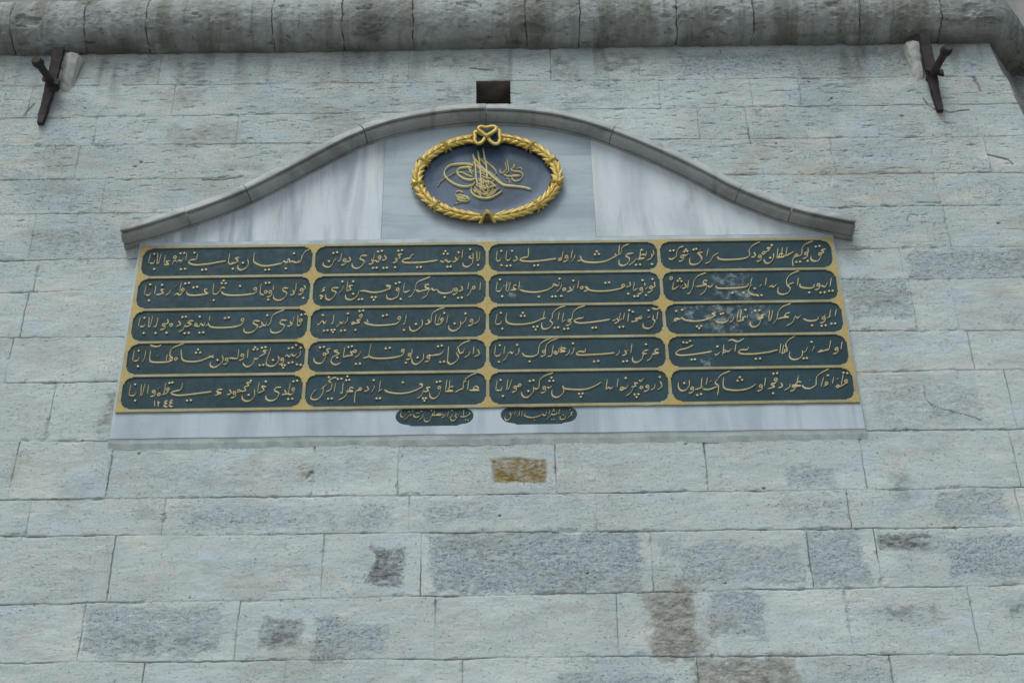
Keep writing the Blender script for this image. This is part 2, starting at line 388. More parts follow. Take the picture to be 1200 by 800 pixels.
# upright joints of each course, at the middle of the course (photograph pixels); course 0 lies under the round moulding
UPR = [
    [(187, 83), (479, 82), (645, 78)],
    [(35, 118), (203, 117), (773, 111), (880.5, 110), (937, 108)],
    [(112, 154), (277, 158), (818.5, 145), (875.5, 144)],
    [(90, 190), (1155, 171), (977, 185)],
    [(121, 230), (1098, 222)],
    [(38, 277), (1110, 265)],
    [(42, 325), (1057, 310)],
    [(28, 370), (1070, 356), (1119, 358)],
    [(11, 421), (1137, 405)],
    [(60, 482), (1185, 470)],
    [(128, 555), (15, 560), (367, 545), (467.5, 545), (651.5, 545), (827.5, 545), (1012, 545), (1190, 540)],
    [(33, 608), (191.5, 608), (480, 600), (698.5, 598), (995, 597), (1194, 595)],
    [(130, 668), (378, 660), (493.5, 658), (764, 655), (949, 650), (1028, 650), (-15, 668)],
    [(95, 742), (278, 737), (510, 737), (724.5, 735), (995, 728), (1141, 725), (-20, 742)],
    [(168, 790), (335, 788), (542.5, 785), (817, 785), (1045, 785)],
    [(240, 850), (460, 850), (700, 850), (930, 850), (1150, 850)],
]
upr = [sorted(wall_at(*p)[0] for p in c) for c in UPR]
rr = random.Random(3)
for c in upr:                                   # carry the bond on beyond the picture
    x = min(-3.9, c[0] - .9)
    while x > -6: c.append(x); x -= rr.uniform(.7, 1.3)
    x = max(4.0, max(c) + .8)
    while x < 6: c.append(x); x += rr.uniform(.7, 1.3)
    c.sort()

def dense_axis(a, b, base, far_a, far_b, lines, rad, step):
    pts = set(np.round(np.arange(a, b, base), 5))
    x = a; s = base
    while x > far_a: s = min(s * 1.15, .25); x -= s; pts.add(round(x, 5))
    x = b; s = base
    while x < far_b: s = min(s * 1.15, .25); x += s; pts.add(round(x, 5))
    for l in lines:
        if a < l < b:
            for t in np.arange(-rad, rad + 1e-6, step): pts.add(round(l + t, 5))
    arr = np.array(sorted(pts)); keep = np.concatenate([[True], np.diff(arr) > 0.0008])
    return arr[keep]
hx0, hz1 = wall_at(558, 95)[0], wall_at(558, 95)[2]; hx1, hz0 = wall_at(598, 95)[0], wall_at(598, 122)[2]
xs = dense_axis(-3.85, 3.95, .0062, -6, 5.2, [x for c in upr for x in c], .009, .003)
xs = np.unique(np.concatenate([xs, [hx0, hx1]]))
zs = dense_axis(3.38, 8.12, .0048, 0.0, 8.3, [], .01, .002)
zs = np.unique(np.concatenate([zs, [hz0, hz1]]))
X, Z = np.meshgrid(xs, zs)
spx = np.gradient(xs)[None, :]; spz = np.gradient(zs)[:, None]
jz = np.full(X.shape, 9.0); course = np.zeros(X.shape, int)
wob = fbm(X * 3, Z * 3, 5, 3) * .008 + fbm(X * 22, Z * 22, 6, 2) * .0035
for i, (za, zb, xa, xb) in enumerate(rows):
    zl = za + (X - xa) * (zb - za) / (xb - xa)
    jz = np.minimum(jz, np.abs(Z + wob - zl)); course += (Z + wob < zl)
# rows grid is sloped, so joint rows are resolved by width
jx = np.full(X.shape, 9.0); block = course * 97
wob2 = fbm(X * 4 + 9, Z * 4, 8, 3) * .006 + fbm(X * 25, Z * 25, 9, 2) * .003
for i, c in enumerate(upr):
    m = course == i
    for x in c:
        jx = np.where(m, np.minimum(jx, np.abs(X + wob2 - x)), jx); block += m * (X + wob2 > x)
bh = hash2(block.astype(float), block * 0.0 + 3, 11); bh2 = hash2(block.astype(float), block * 0.0 + 8, 12)
wj = np.maximum(.0026, .55 * np.maximum(spx, spz * 0 + 0)); wz = np.maximum(.0028, .56 * spz + 0 * X)
pres_h = sstep(-.3, .35, fbm(X * 2.6, Z * 3, 21, 4) + .08); pres_v = sstep(-.3, .3, fbm(X * 2, Z * 4, 22, 4) + .05)
upper = sstep(6.2, 6.6, Z)                       # the upper courses are limewashed over, their joints half hidden
jm_h = (1 - sstep(wz * .35, wz * 1.7, jz)) * (pres_h * (.62 - .3 * upper) + .34)
jm_v = (1 - sstep(wj * .4, wj * 1.9, jx)) * (pres_v * (.62 - .4 * upper) + .26)
joint = np.clip(np.maximum(jm_h, jm_v), 0, 1)

# patches where the limewash is gone, stains, repairs and darker areas (photograph pixels, kind, strength)
PATCH = [(503, 623, 753, 696, 'g', 1), (432, 641, 477, 683, 'k', 1), (501, 592, 584, 611, 'g', .8), (400, 583, 464, 619, 'g', .75),
    (209, 590, 400, 621, 'g', .75), (577, 537, 640, 566, 'o', 1), (658, 533, 729, 571, 'g', .45), (400, 530, 460, 562, 'g', .6),
    (155, 538, 400, 568, 'g', .55), (248, 541, 280, 562, 'w', .9), (350, 545, 368, 562, 'o', .5), (918, 549, 979, 572, 'g', .8),
    (915, 579, 992, 617, 'g', .7), (1097, 574, 1181, 608, 'g', .8), (1046, 552, 1072, 602, 'd', .55), (1030, 590, 1100, 616, 'd', .25),
    (800, 635, 938, 685, 'g', .85), (775, 628, 800, 651, 'g', .8), (948, 623, 1016, 683, 'g', .95), (1031, 626, 1090, 647, 'k', 1),
    (1051, 630, 1128, 650, 'g', .8), (1110, 628, 1215, 676, 'g', .95), (1052, 650, 1075, 678, 'g', .7), (834, 695, 896, 749, 'g', .85),
    (757, 690, 823, 766, 'b', .95), (1036, 707, 1100, 732, 'k', .7), (1000, 712, 1050, 722, 'g', .7), (1181, 697, 1210, 720, 'k', .7),
    (818, 769, 935, 830, 'b', .85), (945, 768, 1042, 830, 'g', .7), (656, 790, 792, 830, 'g', .9), (400, 730, 450, 766, 'g', .9),
    (366, 724, 402, 778, 'g', .95), (95, 712, 262, 768, 'g', .8), (130, 742, 262, 764, 'k', .45), (304, 726, 351, 758, 'k', .8),
    (235, 655, 371, 672, 'g', .55), (318, 668, 345, 690, 'g', .6), (160, 590, 182, 608, 'g', .6),
    (137, 66, 187, 99, 'd', .7), (203, 66, 250, 99, 'd', .7), (209, 103, 243, 120, 'd', .7), (199, 148, 277, 170, 'b', .45),
    (262, 193, 307, 199, 'b', .6), (501, 62, 602, 80, 'd', .7), (646, 62, 677, 94, 'd', .7), (704, 60, 754, 88, 'd', .7),
    (505, 98, 559, 120, 'k', .5), (657, 112, 694, 131, 'k', .4), (800, 60, 1063, 88, 'g', .8), (878, 126, 979, 158, 'g', .6),
    (1023, 128, 1083, 159, 'g', .55), (975, 163, 1080, 188, 'g', .75), (940, 108, 1012, 122, 'g', .6), (935, 196, 1083, 206, 'o', .4),
    (854, 182, 888, 206, 'o', .3), (1063, 294, 1215, 324, 'g', .85), (992, 327, 1070, 376, 'g', .85), (1000, 350, 1062, 362, 'k', .45),
    (1016, 436, 1151, 502, 'g', .6), (1090, 470, 1150, 496, 'k', .35), (27, 268, 145, 300, 'g', .75), (120, 458, 135, 514, 'k', .78),
    (1162, 298, 1215, 308, 'k', .3), (1175, 360, 1215, 380, 'g', .7), (40, 205, 110, 245, 'g', .3), (60, 66, 100, 98, 'd', .25),  # last patch darkens the wall around the left anchor
    (420, 110, 500, 140, 'g', .35), (600, 62, 700, 90, 'g', .35), (20, 70, 45, 80, 'd', .4), (380, 68, 400, 90, 'd', .3),
    (1097, 131, 1110, 143, 'o', .5), (0, 60, 1060, 72, 'd', .35), (1075, 60, 1160, 84, 'g', .6), (1090, 66, 1150, 80, 'k', .4), (110, 220, 240, 246, 'g', .3),  # the long strip darkens the wall just under the moulding
    (40, 160, 160, 200, 'g', .25), (1140, 205, 1190, 240, 'g', .3), (650, 700, 700, 760, 'w', .35), (560, 540, 660, 572, 'w', .6),
    (900, 560, 940, 574, 'w', .5), (790, 690, 830, 760, 'w', .45), (300, 712, 370, 765, 'w', .45), (486, 622, 505, 695, 'w', .5),
    (100, 596, 190, 618, 'd', .14), (60, 560, 110, 612, 'd', .2), (0, 690, 60, 770, 'd', .12)]
grey = np.zeros(X.shape); ochre = grey.copy(); grime = grey.copy(); white = grey.copy(); rec = grey.copy()
wx = fbm(X * 5, Z * 5, 31, 4, .6) * .055 + fbm(X * 30, Z * 40, 32, 3, .6) * .017
wy = fbm(X * 5 + 40, Z * 5, 33, 4, .6) * .045 + fbm(X * 30, Z * 40 + 40, 34, 3, .6) * .017
tex = fbm(X * 18, Z * 40, 35, 4, .6); spk = fbm(X * 48, Z * 75, 36, 3, .7)
for k, (x0, y0, x1, y1, kind, s) in enumerate(PATCH):
    P = [wall_at(x0, y0), wall_at(x1, y0), wall_at(x0, y1), wall_at(x1, y1)]
    cx = sum(p[0] for p in P) / 4; cz = sum(p[2] for p in P) / 4
    hw = (P[1][0] - P[0][0] + P[3][0] - P[2][0]) / 4; hh = (P[0][2] - P[2][2] + P[1][2] - P[3][2]) / 4
    i0, i1 = np.searchsorted(zs, [cz - hh - .12, cz + hh + .12]); j0, j1 = np.searchsorted(xs, [cx - hw - .12, cx + hw + .12])
    S = np.s_[i0:i1, j0:j1]
    lim = min(1.0, hh / .06) * (.35 if kind == 'o' and s == 1 else 1.7 if kind == 'b' else 1)
    dx = np.abs(X[S] + wx[S] * lim - cx) - hw; dz = np.abs(Z[S] + wy[S] * lim - cz) - hh
    sd_ = np.maximum(dx, dz) + tex[S] * .03 * lim + spk[S] * .022 * lim
    if s >= .8 and kind != 'd': mk = s * sstep(.009, -.012, sd_) * np.clip(.84 + .5 * tex[S] + .45 * spk[S], 0, 1)
    else: mk = s * sstep(.03, -.05 * lim, sd_) * np.clip(.65 + .9 * tex[S], 0, 1.2)
    if kind == 'b': mk = s * sstep(.03, -.035, sd_) * np.clip(.9 + .4 * tex[S] + .3 * spk[S], 0, 1)
    mk = np.clip(mk, 0, 1)
    if kind == 'g': grey[S] = np.maximum(grey[S], mk)
    elif kind == 'o': ochre[S] = np.maximum(ochre[S], mk)
    elif kind == 'b': ochre[S] = np.maximum(ochre[S], mk * .5); grime[S] = np.maximum(grime[S], mk * np.clip(.22 + .9 * tex[S], 0, 1)); grey[S] = np.maximum(grey[S], mk * .7)
    elif kind == 'k': grey[S] = np.maximum(grey[S], mk); grime[S] = np.maximum(grime[S], mk * np.clip(.58 + 1.2 * tex[S], 0, 1))
    elif kind == 'd': grime[S] = np.maximum(grime[S], mk * np.clip(.75 + .7 * tex[S], 0, 1))
    elif kind == 'w': white[S] = np.maximum(white[S], mk)
    if kind in 'goke b': rec[S] = np.maximum(rec[S], mk * (s >= .7))
# run-off marks that come down from the moulding
drip = sstep(.1, .5, fbm(X * 7, Z * .8, 51, 3)) * sstep(7.55, 8.05, Z + fbm(X * 9, Z * 0, 52, 2) * .2)
grime = np.maximum(grime, drip * .7 * (Z < 8.06))
# broad patches of bare stone and wash nobody could list
loose = sstep(.18, .42, fbm(X * 1.3, Z * 3.2, 61, 5, .62)); grey = np.maximum(grey, loose * .6 * (.45 + .55 * upper))
white = np.maximum(white, .55 * sstep(.15, .5, fbm(X * 1.1 + 7, Z * 2.4, 62, 5, .6)))
ochre = np.maximum(ochre,   .17 * sstep(.22, .5, fbm(X * 1.7, Z * 4.2, 63, 5, .62)))
# cracks
def crack(pts, wd=.004, dep=.9):
    global joint
    Q = wall_pts(pts, 0.0)
    for a, b in zip(Q[:-1], Q[1:]):
        i0, i1 = np.searchsorted(zs, [min(a[2], b[2]) - .04, max(a[2], b[2]) + .04]); j0, j1 = np.searchsorted(xs, [min(a[0], b[0]) - .04, max(a[0], b[0]) + .04])
        S = np.s_[i0:i1, j0:j1]
        px_, pz_ = X[S] + wx[S] * .35 - a[0], Z[S] + wy[S] * .35 - a[2]; ex, ez = b[0] - a[0], b[2] - a[2]
        t = np.clip((px_ * ex + pz_ * ez) / (ex * ex + ez * ez), 0, 1)
        d = np.hypot(px_ - t * ex, pz_ - t * ez)
        joint[S] = np.maximum(joint[S], dep * (1 - sstep(wd * .5, wd * 1.8, d)))
for pts, wd in [([(1083, 452), (1088, 470), (1094, 476)], .003), ([(1094, 476), (1120, 484), (1150, 493)], .0016), ([(1142, 90), (1150, 106)], .009),
                ([(1095, 128), (1112, 131), (1135, 128)], .004), ([(1157, 182), (1180, 187), (1186, 192)], .006), ([(238, 210), (262, 211), (285, 207)], .005),
                ([(1082, 115), (1088, 124), (1100, 130)], .004), ([(40, 122), (30, 136)], .005), ([(1063, 252), (1062, 258)], .003),
                ([(365, 555), (360, 560)], .008), ([(551, 80), (577, 82)], .005),
                ([(45, 135), (58, 112)], .004), ([(876, 150), (880, 168)], .003), ([(70, 75), (82, 92)], .004)]:
    crack(pts, wd)
for px, py, r in [(1057, 136, .016), (165, 190, .014), (158, 195, .012), (586, 604, .010), (163, 531, .010), (804, 520, .010), (1153, 312, .009), (1152, 299, .008),
                  (1170, 262, .014), (365, 553, .014), (910, 168, .009), (975, 115, .010), (895, 572, .012), (688, 671, .009), (850, 683, .009), (948, 96, .010), (222, 700, .008), (100, 127, .008)]:
    q = wall_at(px, py); joint = np.maximum(joint, 1 - sstep(r * .6, r * 1.2, np.hypot(X + wx * .1 - q[0], (Z - q[2]) * 1.4)))
# relief
Y = (bh - .5) * .004 + fbm(X * 2.2, Z * 2.2, 71, 3) * .004 + fbm(X * 9, Z * 20, 72, 4, .6) * .0032
Y += rec * (.004 + spk * .004) + joint * .008
damage = sstep(.30, .55, fbm(X * 9, Z * 46, 74, 5, .66)) * (.25 + .75 * upper); Y += damage * .006
chip = sstep(.2, .5, fbm(X * 11, Z * 11, 76, 3)) * (1 - sstep(0, .022, np.minimum(jz, jx) + tex * .014)); Y += chip * .006; joint = np.maximum(joint, chip * .30)
joint *= np.clip(.72 + .5 * fbm(X * 5, Z * 5, 78, 3), .3, 1)
# right-hand arris: the face is broached back at 45 degrees
q0, q1 = wall_at(1160, 53), wall_at(1200, 137)
xe = q0[0] + (Z - q0[2]) * (q1[0] - q0[0]) / (q1[2] - q0[2]) + fbm(Z * 6, Z * 0, 77, 3) * .012
over = np.maximum(X - xe, 0); soft = np.clip(over / .02, 0, 1)
ob = np.minimum(over, .46); XX = np.where(over > 0, xe + ob * .62 + (over - ob), X); YY = Y + ob * .78 * soft
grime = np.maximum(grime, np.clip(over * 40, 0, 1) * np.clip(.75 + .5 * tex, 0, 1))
keep = np.ones((len(zs) - 1, len(xs) - 1), bool)
xc = (xs[1:] + xs[:-1]) / 2; zc = (zs[1:] + zs[:-1]) / 2
keep[np.ix_((zc > hz0) & (zc < hz1), (xc > hx0) & (xc < hx1))] = False
YY[-1] += 0
attrs = {'mask_a': np.stack([grey, ochre, grime], -1), 'mask_b': np.stack([joint, bh2, white], -1)}
grid_mesh('ashlar_face', np.stack([XX, YY, Z], -1), keep, attrs, M_WALL, wall)
# putlog hole
m = MB(); d0, d1 = .005, .32
for q in [((hx0, d0, hz0), (hx1, d0, hz0), (hx1, d1, hz0), (hx0, d1, hz0)), ((hx0, d0, hz1), (hx0, d1, hz1), (hx1, d1, hz1), (hx1, d0, hz1)),
          ((hx0, d0, hz0), (hx0, d1, hz0), (hx0, d1, hz1), (hx0, d0, hz1)), ((hx1, d0, hz0), (hx1, d0, hz1), (hx1, d1, hz1), (hx1, d1, hz0)),
          ((hx0, d1, hz0), (hx1, d1, hz0), (hx1, d1, hz1), (hx0, d1, hz1))]:
    m.add(q, [(0, 1, 2, 3)])
m.build('putlog_hole', M_HOLE, wall, fix=False)
m = MB(); m.box((-6, .5, 0), (3.0, 4, 8.0)); m.box((-6, .12, 8.2), (3.3, 4, 11)); m.box((3.3, .55, 8.2), (6, 4, 11)); m.build('masonry_core', M_CORE, wall)

# ------------------------------------------------------------------ round stone moulding under the upper storey
mould = thing('round_moulding', 'dark grimy half-round stone moulding running along the top of the wall', 'moulding', (0, 0, 8.27))
R0, ZC = .222, 8.272
cx_ = [wall_at(px, 40)[0] for px in (25, 109, 180, 325, 405, 486, 616, 678, 790, 878, 1002, 1095)] + [-4.4, -5.2]
S_ = dense_axis(-4.1, 4.6, .0075, -6, 5.4, cx_, .01, .0025); xt = 3.50
TH = np.concatenate([np.linspace(-1.62, 1.75, 110)])      # angle from the outward horizontal, negative = below
SS, TT = np.meshgrid(S_, TH)
wb = fbm(SS * 5, TT * 3, 81, 3) * .012
jd = np.full(SS.shape, 9.0); bl = np.zeros(SS.shape)
for x in cx_: jd = np.minimum(jd, np.abs(SS + wb - x)); bl += SS + wb > x
jn = (1 - sstep(.002, .007, jd)) * np.clip(.75 + fbm(SS * 8, TT * 4, 82, 2), .3, 1)
pit = np.zeros(SS.shape)
r = R0 + (hash2(bl, bl * 0, 83) - .5) * .008 + fbm(SS * 3, TT * 1.2, 84, 4, .55) * .008 + fbm(SS * 24, TT * 6, 85, 4, .65) * .007 - jn * .006
r -= sstep(.32, .55, fbm(SS * 5, TT * 2.4, 86, 4, .6)) * .016
yo = -np.cos(TT) * r; zo = np.sin(TT) * r
yo = np.where(TT < -1.5708, .03, yo)
turn = sstep(xt - .06, xt + .06, SS) - sstep(xt + .40, xt + .52, SS); ov = np.clip(SS - xt, 0, .46); ov2 = np.maximum(SS - xt - .46, 0)
mt = 1 + .06 * (turn * (1 - turn) * 4)
ang = turn * math.radians(50)
bx = np.where(SS > xt, xt + ov * .64 + ov2, SS); by = ov * .77
PX = bx - yo * np.sin(ang) * mt; PY = by + yo * np.cos(ang) * mt; PZ = ZC + zo
darkening = sstep(-.9, -1.5, TT + fbm(SS * 4, TT * 3, 87, 3) * .5) * .55 + sstep(.35, .7, fbm(SS * 2.2, TT * .5, 88, 3) + .1) * .5  # darker towards the underside, plus random dark patches
attrs = {'mask_b': np.stack([jn, hash2(bl, bl * 0 + 2, 89), np.clip(darkening, 0, 1)], -1)}
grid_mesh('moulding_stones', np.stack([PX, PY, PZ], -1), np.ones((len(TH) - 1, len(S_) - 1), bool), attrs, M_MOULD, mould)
# ------------------------------------------------------------------ inscription plaque
COLS = [-2.387, -1.250, -0.121, 0.998, 2.147]
RWS = [6.343, 6.1015, 5.857, 5.618, 5.381, 5.133]
plaque = thing('inscription_plaque', 'wide marble plaque of twenty dark green calligraphy panels in a gold lattice', 'plaque', (-0.12, -0.03, 4.97))
def hexo(cx, cz, hw, hh, n=10):                 # cartouche with round ends that step in from the straight sides
    L = []; s = .010; e = .055
    for a in np.linspace(math.pi / 2, -math.pi / 2, n): L.append((cx + hw - e - .02 + (e + .02) * math.cos(a), cz + (hh - s) * math.sin(a)))
    L += [(cx + hw - e - .035, cz - hh + s * .6), (cx + hw - e - .045, cz - hh)]
    L += [(cx - hw + e + .045, cz - hh), (cx - hw + e + .035, cz - hh + s * .6)]
    for a in np.linspace(-math.pi / 2, -math.pi * 1.5, n): L.append((cx - hw + e + .02 + (e + .02) * math.cos(a), cz + (hh - s) * math.sin(a)))
    L += [(cx - hw + e + .035, cz + hh - s * .6), (cx - hw + e + .045, cz + hh)]
    L += [(cx + hw - e - .045, cz + hh), (cx + hw - e - .035, cz + hh - s * .6)]
    return L
cart = []
for (x0, y0, x1, y1) in ((463, 475.5, 555.5, 499.3), (586.3, 473.5, 677, 497.3)):
    a = wall_at(x0, (y0 + y1) / 2, -.03); b = wall_at(x1, (y0 + y1) / 2, -.03); t = wall_at((x0 + x1) / 2, y0, -.03); d = wall_at((x0 + x1) / 2, y1, -.03)
    cart.append(((a[0] + b[0]) / 2, (t[2] + d[2]) / 2, (b[0] - a[0]) / 2, (t[2] - d[2]) / 2))
def wobble(L, amp, seed):
    return [(x + amp * (hash2(np.array(x * 999 + i), np.array(z * 999), seed) - .5), z + amp * (hash2(np.array(z * 777), np.array(x * 333 + i), seed) - .5)) for i, (x, z) in enumerate(L)]
slab_b = 4.958
outl = [(-2.402, slab_b)] + [(x, slab_b + .0015 * math.sin(x * 9)) for x in np.linspace(-2.2, 1.9, 30)] + [(2.155, slab_b), (2.155, 6.378), (-2.402, 6.378)]
plate('slab', [outl] + [hexo(*c) for c in cart], -.030, .02, M_SLAB, plaque, .003)
mb = MB(); R = []
for x in np.linspace(-2.41, 2.16, 240):
    a_ = float(vnoise(np.array(x * 7.0), np.array(1.0), 44)); b_ = float(vnoise(np.array(x * 23.0), np.array(4.0), 45))
    low = .050 + .010 * a_ + .012 * b_
    R.append([(x, .015, slab_b + .004), (x, -.0285 + .002 * a_, slab_b + .002), (x, -.0175 + .003 * b_, slab_b - low * .5), (x, .000, slab_b - low), (x, .015, slab_b - low)])
mb.rings(R); mb.build('mortar_bed', M_BED, plaque)
# gold lattice with one opening per panel
def panel_loop(x0, x1, z0, z1, r=.046, s=.007, n=7):
    L = []
    for (cx, cz, a0) in ((x1, z1, 0), (x0, z1, 90), (x0, z0, 180), (x1, z0, 270)):
        sx = -1 if cx == x1 else 1; sz = -1 if cz == z1 else 1
        ox, oz = cx + sx * (r + s), cz + sz * (r + s)
        arc = [(ox + r * math.cos(math.radians(a0 + 90 * i / n)), oz + r * math.sin(math.radians(a0 + 90 * i / n))) for i in range(n + 1)]
        if a0 in (0, 180): pre, post = (cx, arc[0][1]), (arc[-1][0], cz)
        else: pre, post = (arc[0][0], cz), (cx, arc[-1][1])
        L += [pre] + arc + [post]
    return L
hr = .0068; hv = .0082
holes = []; boxes = {}
for i in range(5):
    for j in range(4):
        x0 = COLS[j] + (hv if j else .019); x1 = COLS[j + 1] - (hv if j < 3 else .019)
        z1 = RWS[i] - (hr if i else .015); z0 = RWS[i + 1] + (hr if i < 4 else .015)
        boxes[(i, j)] = (x0, x1, z0, z1); holes.append(panel_loop(x0, x1, z0, z1))
rng = np.linspace(0, 1, 60)
fr = [(COLS[0] + t * (COLS[4] - COLS[0]), RWS[5] - .003 * hash2(np.array(i), np.array(1), 3)) for i, t in enumerate(rng)] + \
     [(COLS[4] - t * (COLS[4] - COLS[0]), RWS[0] + .003 * hash2(np.array(i), np.array(2), 3)) for i, t in enumerate(rng)]
plate('gold_lattice', [fr] + holes, -.0405, -.026, M_LATT, plaque, .002)

# ------------------------------------------------------------------ calligraphy: each panel's pen strokes, written with a slanted reed
# s = stroke, d = dots, o = small loop, v = vav, k = dal
T = {}
T[0, 0] = (160, 280, "s 1185 62 1140 80 1115 110 1105 142;s 1110 110 1100 150 1078 160;s 1092 138 1075 160 1050 155 1032 152;d 1055 97;s 1030 165 1020 135 1008 155;d 1000 198;s 1020 155 1000 160 985 150 975 165;s 975 165 900 180 840 182 800 165 785 148 790 95;d 862 207 887 205;s 745 140 750 168 735 195 700 210 680 198 680 175;d 712 160;s 690 128 665 133 680 150 655 165 638 160;s 625 100 618 165 650 168;d 645 200;s 600 150 540 160 480 170 400 177 360 168 350 155 370 143 402 138 410 100;d 388 92;d 440 207 466 205;s 338 95 330 150;d 295 97 320 95;s 318 130 300 150 285 145 268 165;s 270 150 250 150 240 178;o 258 125;d 298 203 325 200;s 225 148 200 155 215 172 185 175;s 195 110 185 172;s 168 95 150 160 135 165;s 145 95 138 165;s 125 145 115 165 90 165;s 95 100 80 165;d 120 100;d 118 202")
T[1, 0] = (155, 318, "s 1150 95 1160 112 1148 128;v 1135 125;d 1145 178;s 1100 80 1092 135 1075 150;k 1075 128;s 1045 115 1015 115 1010 130 1035 148 1020 178 985 196 950 185 948 160;s 945 95 945 130;v 925 140;d 910 190;o 895 140;d 895 78 918 76;s 865 85 858 150 885 160;o 825 120;s 835 125 820 148 740 160 660 162 610 152 600 135;d 722 98;s 622 115 600 112 588 135 560 155 540 150;d 600 80 626 80 612 62;s 548 82 540 150;d 545 193;s 505 122 485 125 492 143 508 150 470 158 420 163 375 158 365 140;d 410 108 435 104;o 340 125;d 355 82 380 78;s 330 75 318 145;s 345 135 320 160 300 150 280 165;s 300 92 288 106;s 258 125 250 145 222 165;s 215 122 195 128 208 148 180 157 160 160;s 160 95 150 155;d 200 90;d 120 88;d 112 195;s 125 140 115 160 90 160;s 95 95 80 162")
T[2, 0] = (150, 354, "d 1162 85 1188 80;o 1158 125;s 1166 130 1150 157 1132 160;s 1140 85 1134 160;s 1115 95 1100 150 1085 160;k 1085 130;s 1065 125 1030 123 1020 145 1048 158 1030 192 990 208 958 200 958 178;s 1050 52 1000 72 968 95 955 140 930 162;d 933 88;s 930 135 920 160 900 150;k 893 135;s 885 130 850 128 840 145 868 160 850 192 810 208 780 200 778 175;o 768 120;s 778 125 755 155 690 170 600 173 550 165 538 140;d 650 107 675 103;s 550 95 545 130;s 540 150 518 165;d 478 205 504 203;d 480 98;s 520 135 505 160 490 145 475 165 448 158;o 455 155;s 440 130 420 128 402 140 425 150 400 165 378 162;d 365 100 388 98;d 380 208 407 206;s 385 150 370 185 340 202;s 340 128 352 153 322 165;o 290 155;s 265 115 270 140 250 150;v 240 155;d 258 205;s 202 105 190 160 172 165;d 185 207;s 168 95 150 160 135 165;s 145 100 138 165;d 110 105;d 105 207;s 115 145 105 165 80 165;s 85 100 70 165")
T[3, 0] = (145, 392, "d 1185 88;s 1185 110 1180 140 1155 160;d 1160 200 1185 203;d 1105 92 1130 88 1155 70;s 1162 128 1140 147 1125 135 1110 152 1095 140 1078 155;d 1060 205 1078 205 1068 222;d 1105 190 1130 185;v 1062 168;s 1035 145 1040 172 1015 205 980 213 955 198 960 170 970 140 985 90;d 1000 170;s 962 108 935 112 950 126 908 150;d 925 88 950 84;d 910 205 935 203;d 870 100 895 98 880 85;s 908 152 890 165 872 160;s 880 160 865 197 830 218 805 205 800 188;s 835 95 828 160;v 795 140;s 772 95 765 155 745 163 725 160 705 162;v 690 168;s 660 140 665 178 630 212 600 221 580 207 582 182;d 628 170;d 485 122 512 120 498 100;s 605 140 560 160 500 180 430 182 392 165 385 100;s 605 155 572 145;o 350 165;s 405 62 360 78 325 95 308 122;s 322 98 310 140 330 160;o 318 165;s 330 172 290 185 200 186 175 170 182 105;s 235 135 228 150;s 178 72 200 80 230 82 255 70;s 292 135 285 182;s 150 108 140 160 122 190;d 100 108;d 95 212;s 105 150 95 175 68 180;s 72 105 60 182")
T[4, 0] = (140, 432, "d 1165 85 1190 80;o 1165 140;s 1175 150 1150 175 1125 165;s 1145 95 1130 165 1108 172;d 1130 203 1158 200;k 1105 142;s 1085 125 1050 128 1040 148 1068 165 1050 202 1015 216 985 205 980 180;d 980 85;s 985 125 955 120 968 147 928 165;s 938 90 925 162;s 905 140 905 182 880 212 850 219 825 205 822 180;d 865 175;d 880 80;s 882 95 855 95 865 115 838 125 845 148 808 152;o 800 150;v 770 163;k 738 140;s 692 140 665 140 655 155 682 165 648 177;s 650 150 662 170 640 182;s 620 155 560 163 480 173 400 180 355 172 350 160 380 150 412 140 425 95;d 452 212 478 210;d 335 95 355 92;o 325 140;s 312 95 300 165 285 178;s 330 155 300 175;s 270 125 260 142;o 265 175;v 230 155;s 197 108 188 172;s 172 100 155 170 140 180;s 150 105 143 180;d 105 105;d 105 212;s 115 155 100 180 68 182;s 78 108 64 182;s 236 215 236 255;s 258 218 262 256;s 258 222 268 230 276 220;s 324 218 308 219 305 229 317 235 302 241 301 253 324 257;s 360 214 344 215 341 226 353 232 338 239 337 251 360 255")
T[0, 1] = (368, 280, "s 1112 85 1105 140 1088 147;s 1090 85 1092 140;d 1100 175;d 1045 70;s 1065 95 1065 135 1058 168 1030 189 1000 180 998 158;s 1055 112 1038 125 1060 135;s 1022 92 1014 106;s 997 75 990 137;d 968 90;s 975 118 960 145 945 130;k 945 122;d 893 187 915 185;d 868 100 895 100 880 82;s 922 150 900 157 880 142 868 157 845 148;s 830 145 740 158 650 162 605 160 592 148 615 135 642 132 650 115 668 105;d 690 190 715 188;d 565 80 590 76;s 592 105 565 108 577 125 543 150;k 545 128;d 543 190;d 430 85 455 80;k 473 112;d 465 195 488 193;o 440 125;s 450 130 430 157 410 148 393 160;s 407 100 395 157;d 395 195 420 193;k 385 138;s 357 115 320 115 310 135 338 152 320 182 290 199 260 190 255 165;k 235 122;v 205 145;s 187 95 175 145 158 152;d 130 95 155 90;s 152 130 135 150;s 137 140 120 177 95 191 65 180 62 158;d 100 150")
